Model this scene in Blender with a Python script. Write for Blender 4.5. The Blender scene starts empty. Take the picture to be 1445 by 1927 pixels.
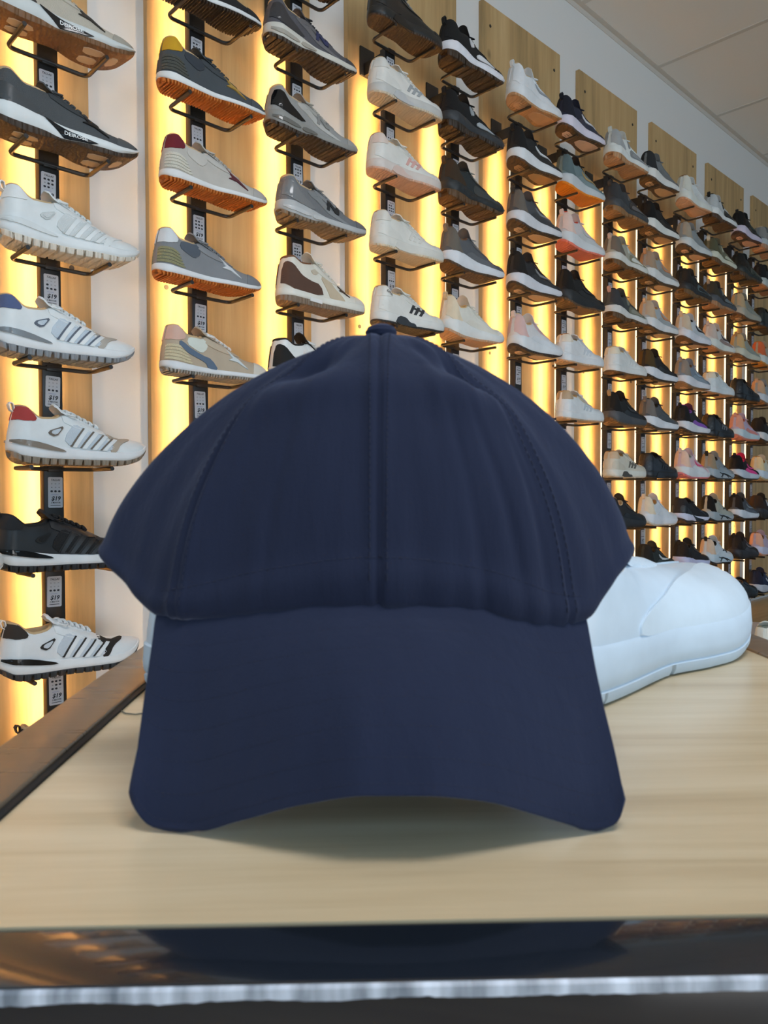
import bpy, bmesh, math, random
import numpy as np
from mathutils import Vector, Matrix, noise
from mathutils.geometry import delaunay_2d_cdt

random.seed(7)
S = bpy.context.scene
COL = S.collection
PI = math.pi

# ------------------------------------------------------------------ camera
FPX, PITCH, ROLL = 1402.7, 0.02774, -0.0027
WPX, HPX = 1445.0, 1927.0
cam_data = bpy.data.cameras.new('camera')
cam_data.sensor_fit = 'AUTO'
cam_data.sensor_width = 36.0
cam_data.lens = FPX * 36.0 / HPX
cam_data.clip_start = 0.02
cam_data.dof.use_dof = True
cam_data.dof.focus_distance = 2.1
cam_data.dof.aperture_fstop = 22.0
cam = bpy.data.objects.new('camera', cam_data)
COL.objects.link(cam)
cam.matrix_world = (Matrix.Rotation(PI / 2 - PITCH, 4, 'X') @ Matrix.Rotation(ROLL, 4, 'Z'))
S.camera = cam

# ------------------------------------------------------------------ view, world, daylight
S.view_settings.view_transform = 'Standard'
S.view_settings.look = 'None'
S.view_settings.gamma = 1.0
S.view_settings.use_curve_mapping = False
S.view_settings.exposure = -0.2
S.cycles.use_denoising = True
S.cycles.max_bounces = 8
world = bpy.data.worlds.new('daylight')
S.world = world
world.use_nodes = True
bg = world.node_tree.nodes['Background']
bg.inputs['Color'].default_value = (0.50, 0.75, 1.0, 1)
bg.inputs['Strength'].default_value = 0.30

def area_light(name, loc, target, sx, sy, power, color):
    l = bpy.data.lights.new(name, 'AREA')
    l.shape = 'RECTANGLE'; l.size = sx; l.size_y = sy
    l.energy = power; l.color = color
    o = bpy.data.objects.new(name, l)
    COL.objects.link(o)
    o.location = loc
    o.rotation_euler = (Vector(target) - Vector(loc)).to_track_quat('-Z', 'Y').to_euler()
    return o
# daylight coming in through the shop front, behind and to the right of the camera
area_light('shop_front_daylight', (3.4, -2.2, 1.0), (0.6, 2.4, 0.3), 3.2, 2.2, 54, (0.50, 0.77, 1.0))
area_light('shop_door_daylight', (-0.9, -2.6, 1.25), (0.0, 2.0, 0.2), 1.6, 1.6, 21, (0.50, 0.77, 1.0))
# two unseen fills added: one lights the table from above, one lifts the ceiling
area_light('table_fill', (0.45, -0.15, 2.05), (0.40, 0.05, -1), 1.1, 0.5, 29, (0.97, 0.97, 1.0))
area_light('ceiling_fill', (2.6, -2.4, -0.55), (1.5, 2.6, 2.1), 3.0, 1.0, 105, (0.94, 0.95, 0.96))
LED_STRENGTH = 165.0
LED_COLOR = (1.0, 0.61, 0.25, 1)

# ------------------------------------------------------------------ wall frame
ANG = 0.804022
DIST = 1.65031                       # camera to the front plane of the posts
DV = Vector((math.sin(ANG), math.cos(ANG), 0))       # along the wall, to the right
NV = Vector((math.cos(ANG), -math.sin(ANG), 0))      # out of the wall, into the shop
WALL_ROT = PI / 2 - ANG
def wall_pt(s, out, z):              # out: metres in front of the post plane
    return NV * (out - DIST) + DV * s + Vector((0, 0, z))
POST_A, POST_B = 0.30357, 0.35752
def post_s(c):
    return 0.96056 + (POST_A + POST_B) * ((c - 2) // 2) + (POST_A if c % 2 else 0)
ROW0, ROWH = 0.0497, 0.215
Z_FLOOR, Z_CEIL = -0.70, 2.10
BOARD_OUT, WALL_OUT = -0.1075, -0.1265

def ray(px, py):
    a, b = px - WPX / 2, py - HPX / 2
    cr, sr = math.cos(ROLL), math.sin(ROLL)
    x, y = a * cr + b * sr, -a * sr + b * cr
    zc = -y / FPX; c, s = math.cos(PITCH), math.sin(PITCH)
    return Vector((x / FPX, c + s * zc, -s + c * zc))
def at(px, py, depth):               # the point seen at a pixel, at distance `depth` along +Y
    r = ray(px, py)
    return r * (depth / r.y)

# ------------------------------------------------------------------ helpers
def lin(h):
    h = h.lstrip('#')
    f = lambda v: v / 12.92 if v <= 0.04045 else ((v + 0.055) / 1.055) ** 2.4
    return tuple(f(int(h[i:i + 2], 16) / 255) for i in (0, 2, 4)) + (1,)

MATS = {}
def nodes_of(name):
    m = bpy.data.materials.new(name); m.use_nodes = True
    nt = m.node_tree
    return m, nt, nt.nodes['Principled BSDF']
def bump(nt, bsdf, tex_out, strength, dist):
    b = nt.nodes.new('ShaderNodeBump')
    b.inputs['Strength'].default_value = strength
    b.inputs['Distance'].default_value = dist
    nt.links.new(tex_out, b.inputs['Height'])
    nt.links.new(b.outputs['Normal'], bsdf.inputs['Normal'])
def coords(nt, scale=(1, 1, 1), rot=(0, 0, 0)):
    tc = nt.nodes.new('ShaderNodeTexCoord'); mp = nt.nodes.new('ShaderNodeMapping')
    mp.inputs['Scale'].default_value = scale; mp.inputs['Rotation'].default_value = rot
    nt.links.new(tc.outputs['Object'], mp.inputs['Vector'])
    oi = nt.nodes.new('ShaderNodeObjectInfo'); ml = nt.nodes.new('ShaderNodeVectorMath'); ml.operation = 'SCALE'
    ml.inputs[0].default_value = (37, 53, 71); nt.links.new(oi.outputs['Random'], ml.inputs['Scale'])
    nt.links.new(ml.outputs['Vector'], mp.inputs['Location'])
    return mp.outputs['Vector']
def tex(nt, kind, vec, **kw):
    t = nt.nodes.new(kind)
    nt.links.new(vec, t.inputs['Vector'])
    for k, v in kw.items():
        if k in t.inputs: t.inputs[k].default_value = v
        else: setattr(t, k, v)
    return t

def mat(hexcol, finish='leather'):
    key = (hexcol, finish)
    if key in MATS: return MATS[key]
    m, nt, b = nodes_of(f'{finish}_{hexcol}')
    c = lin(hexcol)
    rough = {'leather': .42, 'suede': .95, 'mesh': .85, 'foam': .55, 'rubber': .6, 'gloss': .12, 'lace': .9, 'print': .6}[finish]
    b.inputs['Roughness'].default_value = rough
    nz = tex(nt, 'ShaderNodeTexNoise', coords(nt), Scale=35.0, Detail=3.0)
    mx = nt.nodes.new('ShaderNodeMix'); mx.data_type = 'RGBA'
    mx.inputs['A'].default_value = tuple(v * .88 for v in c[:3]) + (1,)
    mx.inputs['B'].default_value = tuple(min(1, v * 1.10) for v in c[:3]) + (1,)
    nt.links.new(nz.outputs['Fac'], mx.inputs['Factor'])
    nt.links.new(mx.outputs['Result'], b.inputs['Base Color'])
    v = coords(nt)
    if finish == 'mesh':
        t = tex(nt, 'ShaderNodeTexVoronoi', v, Scale=420.0)
        bump(nt, b, t.outputs['Distance'], .7, .0012)
    elif finish == 'suede':
        t = tex(nt, 'ShaderNodeTexNoise', v, Scale=500.0)
        bump(nt, b, t.outputs['Fac'], .4, .0006)
    elif finish == 'leather':
        t = tex(nt, 'ShaderNodeTexNoise', v, Scale=160.0)
        bump(nt, b, t.outputs['Fac'], .2, .0006)
    elif finish == 'rubber':
        t = tex(nt, 'ShaderNodeTexWave', coords(nt, (1, .55, 0), (0, 0, .5)), Scale=34.0, Distortion=6.0, **{'Detail Scale': 2.0})
        bump(nt, b, t.outputs['Fac'], .8, .0022)
    MATS[key] = m
    return m

def simple(name, col, rough=.5, metal=0.0, coat=0.0):
    if name in MATS: return MATS[name]
    m, nt, b = nodes_of(name)
    b.inputs['Base Color'].default_value = col if len(col) == 4 else tuple(col) + (1,)
    b.inputs['Roughness'].default_value = rough
    b.inputs['Metallic'].default_value = metal
    b.inputs['Coat Weight'].default_value = coat
    MATS[name] = m
    return m

def wood(name, dark, mid, light, grain_scale, long_axis, rough, knots=0.0, coat=0.0):
    m, nt, b = nodes_of(name)
    sc = [grain_scale] * 3; sc[long_axis] = grain_scale * .055
    v = coords(nt, tuple(sc))
    n1 = tex(nt, 'ShaderNodeTexNoise', v, Scale=1.0, Detail=7.0, Roughness=.62, Distortion=.35)
    sc2 = [grain_scale * .22] * 3; sc2[long_axis] = grain_scale * .02
    n2 = tex(nt, 'ShaderNodeTexNoise', coords(nt, tuple(sc2)), Scale=1.0, Detail=3.0)
    add = nt.nodes.new('ShaderNodeMath'); add.operation = 'MULTIPLY_ADD'; add.inputs[1].default_value = .55
    nt.links.new(n1.outputs['Fac'], add.inputs[0])
    sc_ = nt.nodes.new('ShaderNodeMath'); sc_.operation = 'MULTIPLY'; sc_.inputs[1].default_value = .45
    nt.links.new(n2.outputs['Fac'], sc_.inputs[0]); nt.links.new(sc_.outputs[0], add.inputs[2])
    r = nt.nodes.new('ShaderNodeValToRGB')
    r.color_ramp.elements[0].position = .36; r.color_ramp.elements[0].color = dark
    r.color_ramp.elements[1].position = .66; r.color_ramp.elements[1].color = light
    e = r.color_ramp.elements.new(.5); e.color = mid
    nt.links.new(add.outputs[0], r.inputs['Fac'])
    out = r.outputs['Color']
    if knots:
        ks = [3.2] * 3; ks[long_axis] = 2.1
        vo = tex(nt, 'ShaderNodeTexVoronoi', coords(nt, tuple(ks)), Scale=1.0)
        k = nt.nodes.new('ShaderNodeMapRange'); k.inputs['From Min'].default_value = .015; k.inputs['From Max'].default_value = .05
        k.inputs['To Min'].default_value = knots; k.inputs['To Max'].default_value = 0
        nt.links.new(vo.outputs['Distance'], k.inputs['Value'])
        mx = nt.nodes.new('ShaderNodeMix'); mx.data_type = 'RGBA'
        mx.inputs['B'].default_value = tuple(v_ * .45 for v_ in dark[:3]) + (1,)
        nt.links.new(k.outputs['Result'], mx.inputs['Factor']); nt.links.new(out, mx.inputs['A'])
        out = mx.outputs['Result']
    nt.links.new(out, b.inputs['Base Color'])
    b.inputs['Roughness'].default_value = rough
    b.inputs['Coat Weight'].default_value = coat
    b.inputs['Coat Roughness'].default_value = .25
    bump(nt, b, n1.outputs['Fac'], .12, .001)
    return m

def mesh_obj(name, verts, faces, m=None, parent=None, smooth=False, sharp=None):
    me = bpy.data.meshes.new(name)
    me.from_pydata([tuple(v) for v in verts], [], faces)
    me.validate(); me.update()
    bm = bmesh.new(); bm.from_mesh(me); bmesh.ops.recalc_face_normals(bm, faces=bm.faces); bm.to_mesh(me); bm.free()
    if smooth:
        me.polygons.foreach_set('use_smooth', [True] * len(me.polygons))
        if sharp: me.set_sharp_from_angle(angle=math.radians(sharp))
    me.materials.append(m)
    return link(name, me, parent)
def link(name, me, parent=None):
    o = bpy.data.objects.new(name, me); COL.objects.link(o)
    if parent: o.parent = parent
    return o
def use(name, me, parent, m=None, loc=None):     # place a shared mesh with its own material
    o = link(name, me, parent)
    if m:
        o.material_slots[0].link = 'OBJECT'; o.material_slots[0].material = m
    if loc: o.location = loc
    return o
def empty(name, loc, rz=0.0):
    o = bpy.data.objects.new(name, None); COL.objects.link(o)
    o.empty_display_size = .05; o.location = loc; o.rotation_euler = (0, 0, rz)
    return o
def tag(o, label, cat, group=None):
    o['label'] = label; o['category'] = cat
    if group: o['group'] = group
    return o
def structure(o): o['kind'] = 'structure'; return o

class MB:                                         # collects boxes, tubes and grids into one mesh
    def __init__(s): s.v, s.f = [], []
    def add(s, v, f):
        k = len(s.v); s.v += [tuple(p) for p in v]; s.f += [tuple(i + k for i in q) for q in f]
        return s
    def box(s, lo, hi, bev=0.0):
        bm = bmesh.new(); bmesh.ops.create_cube(bm, size=1)
        for v in bm.verts:
            v.co = Vector([(lo[i] + hi[i]) / 2 + v.co[i] * (hi[i] - lo[i]) for i in range(3)])
        if bev: bmesh.ops.bevel(bm, geom=bm.edges[:], offset=bev, segments=3, affect='EDGES', profile=.5)
        bm.verts.index_update()
        s.add([v.co[:] for v in bm.verts], [[v.index for v in f.verts] for f in bm.faces]); bm.free()
        return s
    def tube(s, pts, r, n=8, closed=False, taper=None):
        pts = [Vector(p) for p in pts]; m = len(pts); rings = []
        up = None
        for i, p in enumerate(pts):
            a = pts[(i - 1) % m] if (closed or i) else p
            b = pts[(i + 1) % m] if (closed or i < m - 1) else p
            t = (b - a).normalized()
            if up is None: up = t.orthogonal().normalized()
            up = (up - t * up.dot(t)).normalized()
            w = t.cross(up); rr = r if taper is None else r * taper[i]
            rings.append([p + (up * math.cos(q) + w * math.sin(q)) * rr for q in [2 * PI * j / n for j in range(n)]])
        v = [q for ring in rings for q in ring]; f = []
        for i in range(m if closed else m - 1):
            for j in range(n):
                a, b = i * n + j, i * n + (j + 1) % n
                c, d = ((i + 1) % m) * n + (j + 1) % n, ((i + 1) % m) * n + j
                f.append((a, b, c, d))
        if not closed: f += [tuple(range(n))[::-1], tuple(range((m - 1) * n, m * n))]
        return s.add(v, f)
    def prism(s, poly, y0, y1):                   # polygon in x,z swept along y
        n = len(poly)
        v = [(x, y0, z) for x, z in poly] + [(x, y1, z) for x, z in poly]
        f = [tuple(range(n)), tuple(range(n, 2 * n))[::-1]] + [(i, (i + 1) % n, n + (i + 1) % n, n + i) for i in range(n)]
        return s.add(v, f)
    def mesh(s, name, smooth=True, sharp=35):
        me = bpy.data.meshes.new(name); me.from_pydata(s.v, [], s.f); me.validate(); me.update()
        bm = bmesh.new(); bm.from_mesh(me); bmesh.ops.recalc_face_normals(bm, faces=bm.faces); bm.to_mesh(me); bm.free()
        if smooth:
            me.polygons.foreach_set('use_smooth', [True] * len(me.polygons)); me.set_sharp_from_angle(angle=math.radians(sharp))
        me.materials.append(None)
        return me
    def build(s, name, m, parent=None, smooth=True, sharp=35):
        me = s.mesh(name, smooth, sharp); me.materials[0] = m
        return link(name, me, parent)

def curve(pts):                                   # smooth interpolation through (x, y) points
    xs = np.array([p[0] for p in pts], float); ys = np.array([p[1:] for p in pts], float)
    h = np.diff(xs); d = np.diff(ys, axis=0) / h[:, None]
    m = np.zeros_like(ys); m[0] = d[0]; m[-1] = d[-1]
    for i in range(1, len(xs) - 1):
        a, b = d[i - 1], d[i]
        ok = a * b > 0
        w1, w2 = 2 * h[i] + h[i - 1], h[i] + 2 * h[i - 1]
        with np.errstate(divide='ignore', invalid='ignore'):
            m[i] = np.where(ok, (w1 + w2) / (w1 / a + w2 / b), 0)
    one = ys.shape[1] == 1
    def f(x):
        x = min(max(x, xs[0]), xs[-1]); i = min(max(int(np.searchsorted(xs, x, 'right')) - 1, 0), len(h) - 1)
        t = (x - xs[i]) / h[i]
        r = (ys[i] * (1 + 2 * t) * (1 - t) ** 2 + m[i] * h[i] * t * (1 - t) ** 2 + ys[i + 1] * t * t * (3 - 2 * t) + m[i + 1] * h[i] * t * t * (t - 1))
        return float(r[0]) if one else r
    return f

def text_geo(s, size, bold=0.0, shear=0.0):       # lettering as flat polygons in x,y, centred
    c = bpy.data.curves.new('t', 'FONT'); c.body = s; c.size = size; c.offset = bold; c.shear = shear
    c.align_x = 'CENTER'; c.align_y = 'CENTER'; c.resolution_u = 2
    o = bpy.data.objects.new('t', c); COL.objects.link(o)
    dg = bpy.context.evaluated_depsgraph_get(); dg.update()
    me = bpy.data.meshes.new_from_object(o.evaluated_get(dg))
    v = [p.co[:] for p in me.vertices]; f = [tuple(p.vertices) for p in me.polygons]
    bpy.data.objects.remove(o); bpy.data.curves.remove(c); bpy.data.meshes.remove(me)
    return v, f

# ------------------------------------------------------------------ room shell
def plaster(name, col, rough=.85):
    m, nt, b = nodes_of(name)
    b.inputs['Base Color'].default_value = col
    b.inputs['Roughness'].default_value = rough
    n = tex(nt, 'ShaderNodeTexNoise', coords(nt), Scale=60.0, Detail=4.0)
    bump(nt, b, n.outputs['Fac'], .12, .002)
    return m
WALL_PAINT = plaster('white_wall_paint', (.72, .72, .71, 1))
CEIL_PAINT = plaster('ceiling_tile', (.80, .77, .73, 1), .95)
FLOOR_WOOD = wood('laminate_floor', lin('#b08e62'), lin('#cdaa78'), lin('#dcbe90'), 9, 0, .20)
BOARD_WOOD = wood('oak_board', lin('#967d54'), lin('#b89868'), lin('#caac7c'), 26, 2, .55, knots=.7)
TABLE_WOOD = wood('pale_oak_laminate', lin('#b79d78'), lin('#d3bd99'), lin('#e6d4b4'), 42, 0, .33, coat=.25)
BLACK_METAL = simple('black_powder_coat', (.014, .0135, .013), .42, .0)
GRID_METAL = simple('ceiling_grid', (.62, .58, .53), .6)

def wall_boxes(name, spans, m):                    # boxes given as (s0,s1, out0,out1, z0,z1) in the wall frame
    mb = MB()
    for s0, s1, o0, o1, z0, z1 in spans: mb.box((s0, -o1, z0), (s1, -o0, z1))
    o = mb.build(name, m, smooth=False)
    o.location = wall_pt(0, 0, 0); o.rotation_euler = (0, 0, WALL_ROT)
    return o
structure(wall_boxes('wall_left', [(-2.5, 11, WALL_OUT - .1, WALL_OUT, Z_FLOOR - .02, Z_CEIL + .05)], WALL_PAINT))
structure(wall_boxes('floor', [(-3, 11, WALL_OUT - .1, 5.5, Z_FLOOR - .05, Z_FLOOR)], FLOOR_WOOD))
structure(wall_boxes('ceiling', [(-3, 11, WALL_OUT - .1, 3.0, Z_CEIL, Z_CEIL + .05)], CEIL_PAINT))
structure(wall_boxes('trim_1', [(-2.5, 11, WALL_OUT, WALL_OUT + .026, Z_CEIL - .003, Z_CEIL),
                                (-2.5, 11, WALL_OUT, WALL_OUT + .003, Z_CEIL - .026, Z_CEIL)], GRID_METAL))
for i in range(-4, 12):                            # the ceiling's cross bars
    s0 = 2.885 + .702 * i
    structure(wall_boxes('trim_%d' % (i + 6), [(s0 - .012, s0 + .012, WALL_OUT + .026, 3.0, Z_CEIL - .004, Z_CEIL)], GRID_METAL))
structure(wall_boxes('trim_18', [(-2.5, 11, WALL_OUT + .76, WALL_OUT + .784, Z_CEIL - .0045, Z_CEIL)], GRID_METAL))

# ------------------------------------------------------------------ oak boards on the wall
ORD = ['', 'first', 'second', 'third', 'fourth', 'fifth', 'sixth', 'seventh', 'eighth', 'ninth', 'tenth', 'eleventh', 'twelfth', 'thirteenth', 'fourteenth']
BOARD_TOP, BOARD_W, BOARD_BOT = 1.812, .513, Z_FLOOR + .02
board_labels = {
    -3: 'tall oak wall board cut off by the left photo edge, behind the first post',
    -2: 'glowing oak wall board behind the second and third shoe posts',
    -1: 'oak wall board behind the fourth and fifth shoe posts, above the cap button',
    0: 'oak wall board behind the white trainer topping the sixth post',
    1: 'oak wall board rising behind the topmost shoe of the eighth post',
    2: 'oak wall board rising behind the white shoe topping the tenth post',
    3: 'oak wall board behind the silver shoe on top of the eleventh post',
    4: 'oak wall board at the right photo edge, farthest down the wall'}
bm_board = MB().box((0, 0, 0), (BOARD_W, .0185, BOARD_TOP - BOARD_BOT), .0015).mesh('wall_board', smooth=False)
screw_me = MB().tube([(0, .001, 0), (0, -.0015, 0)], .006, 10).mesh('screw')
SCREW = simple('dark_screw', (.03, .025, .02), .5)
for j in range(-3, 5):
    s0 = 2.2048 + (POST_A + POST_B) * j
    r = empty('wall_board', wall_pt(s0, BOARD_OUT, BOARD_BOT), WALL_ROT)
    tag(r, board_labels[j], 'board', 'oak boards along the shoe wall')
    use('panel', bm_board, r, BOARD_WOOD)
    H = BOARD_TOP - BOARD_BOT
    for x, z in ((.045, H - .08), (BOARD_W - .045, H - .08), (.045, .10), (BOARD_W - .045, .10), (.045, 1.2), (BOARD_W - .045, 1.2)):
        use('screw', screw_me, r, SCREW, (x, 0, z))

# ------------------------------------------------------------------ lit shoe posts with wire shelves and price tags
led, nt, b = nodes_of('warm_led')
b.inputs['Emission Color'].default_value = LED_COLOR
b.inputs['Emission Strength'].default_value = LED_STRENGTH
b.inputs['Base Color'].default_value = (.8, .7, .5, 1)
POST_BOT, POST_TOP = -.66, ROW0 + 6 * ROWH + .008
PW, PD = .042, .024
post_me = MB().box((-PW / 2, 0, POST_BOT), (PW / 2, PD, POST_TOP), .0015).mesh('post')
LZ0, LZ1 = POST_BOT + .02, POST_TOP - .06         # the strip sits in a narrow milky channel behind the post, facing the board
led_me = MB().box((-.006, PD, LZ0), (.006, PD + .001, LZ1)).mesh('light_strip')
chan_me = [MB().box((x - .0006, PD, LZ0), (x + .0006, PD + .0140, LZ1)).mesh('light_channel') for x in (-.0068, .0068)]
chan, nt, b = nodes_of('milky_channel')
b.inputs['Base Color'].default_value = (.85, .8, .72, 1)
b.inputs['Emission Color'].default_value = (1.0, .86, .62, 1)
b.inputs['Emission Strength'].default_value = 1.6
BD = -BOARD_OUT
br = MB().box((-.016, PD, POST_TOP - .045), (.016, BD - .004, POST_TOP - .006), .001)
br.box((-.030, BD - .006, POST_TOP - .045), (.030, BD - .0003, POST_TOP + .045), .001)
br_me = br.mesh('wall_bracket')
arm, hb, cr = .104, .082, .016
def corner(cx, cy, a0, a1): return [(cx + cr * math.cos(a0 + (a1 - a0) * i / 5), cy + cr * math.sin(a0 + (a1 - a0) * i / 5), 0) for i in range(6)]
yb = -.004
path = [(-hb, yb - arm, 0)] + corner(-hb + cr, yb - cr, PI, PI / 2) + corner(hb - cr, yb - cr, PI / 2, 0) + [(hb, yb - arm, 0)]
shelf_me = MB().tube(path, .0046, 8).box((-.014, -.008, -.006), (.014, -.0003, .006), .001).mesh('wire_shelf')
# price tag, a little card with rounded corners
def rrect(w, h, r, n=4):
    out = []
    for cx, cz, a in ((w / 2 - r, h / 2 - r, 0), (-w / 2 + r, h / 2 - r, 90), (-w / 2 + r, -h / 2 + r, 180), (w / 2 - r, -h / 2 + r, 270)):
        out += [(cx + r * math.cos(math.radians(a + 90 * i / n)), cz + r * math.sin(math.radians(a + 90 * i / n))) for i in range(n + 1)]
    return out
TW, TH = .0305, .066
card_me = MB().prism(rrect(TW, TH, .003), -.0006, 0).mesh('price_tag', smooth=False)
def flat(mb, geo, cx, cz, y=-.0009):
    v, f = geo
    return mb.add([(p[0] + cx, y, p[1] + cz) for p in v], f)
def dot(mb, cx, cz, r, n=8):
    return mb.add([(cx + r * math.cos(2 * PI * i / n) * 1.15, -.0009, cz + r * .9 * math.sin(2 * PI * i / n)) for i in range(n)], [tuple(range(n))])
g_tallas = text_geo('TALLAS', .0058, .00012, .25)
g_price = text_geo('$19', .0125, .0004, .2)
g_mayor = text_geo('2 MAYOR', .0047, .00012, .2)
sizes = [text_geo(str(n), .0034) for n in (35, 36, 37, 38, 39, 40)]
prints = []
for pat in ('000000111', '111011110', '000000111', '110111111', '000100111'):
    mb = MB()
    flat(mb, g_tallas, 0, .0265); flat(mb, g_price, .0005, -.0135); flat(mb, g_mayor, 0, -.0222)
    mb.add([(-.0105, -.0009, -.0283), (.0105, -.0009, -.0283), (.0105, -.0009, -.0270), (-.0105, -.0009, -.0270)], [(0, 1, 2, 3)])
    for i in range(9):
        cx, cz = -.008 + .008 * (i % 3), .0185 - .0080 * (i // 3)
        if pat[i] == '1': dot(mb, cx, cz, .0025)
        else: flat(mb, sizes[i % 6], cx, cz)
    prints.append(mb.mesh('printing', smooth=False))
blue_me = MB().add([(-.009, -.0009, -.0041), (.006, -.0009, -.0041), (.006, -.0009, -.0052), (-.009, -.0009, -.0052)], [(0, 1, 2, 3)]).mesh('fine_print', smooth=False)
CARD = simple('white_card', (.60, .60, .63), .5); INK = simple('black_ink', (.02, .02, .025), .6); BLUE = simple('blue_ink', (.35, .38, .55), .6)

POST_LABEL = {0: 'shoe post just past the left photo edge, holding a white toe',
              1: 'leftmost black shoe post in the photo, with one shoe per wire shelf'}
def post(c):
    r = empty('display_post', wall_pt(post_s(c), 0, 0), WALL_ROT)
    lab = POST_LABEL.get(c) or f'black backlit shoe post, the {ORD[c]} post from the left edge'
    tag(r, lab, 'display post', 'backlit shoe posts along the wall')
    use('upright', post_me, r, BLACK_METAL)
    use('light_strip', led_me, r, led)
    for me in chan_me: use('light_channel', me, r, chan)
    use('wall_bracket', br_me, r, BLACK_METAL)
    for k in range(-3, 7):
        if c == 0 and k not in (-1,): continue
        z = ROW0 + k * ROWH
        use('wire_shelf', shelf_me, r, BLACK_METAL, (0, 0, z))
        dx = random.uniform(-.003, .003)
        t = use('price_tag', card_me, r, CARD, (dx, 0, z - .014 - TH / 2 - random.uniform(0, .005)))
        t.rotation_euler = (0, random.uniform(-.03, .03), 0)
        use('printing', prints[random.randrange(5)], t, INK)
        use('fine_print', blue_me, t, BLUE)
    return r
for c in range(0, 14): post(c)

# ------------------------------------------------------------------ sneakers
# a shoe stands on z=0 with its heel at x=0, its toe at x=L and its outer side facing -y
PLAN = curve([(0, .031), (.10, .036), (.22, .0355), (.42, .0335), (.60, .043), (.72, .0465), (.85, .043), (1, .034)])
def half_width(x):
    w = PLAN(x)
    if x < .11: w *= math.sqrt(max(0, 1 - ((.11 - x) / .11) ** 2))
    if x > .80: w *= max(0, 1 - ((x - .80) / .20) ** 2.3) ** .5
    return w

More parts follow.
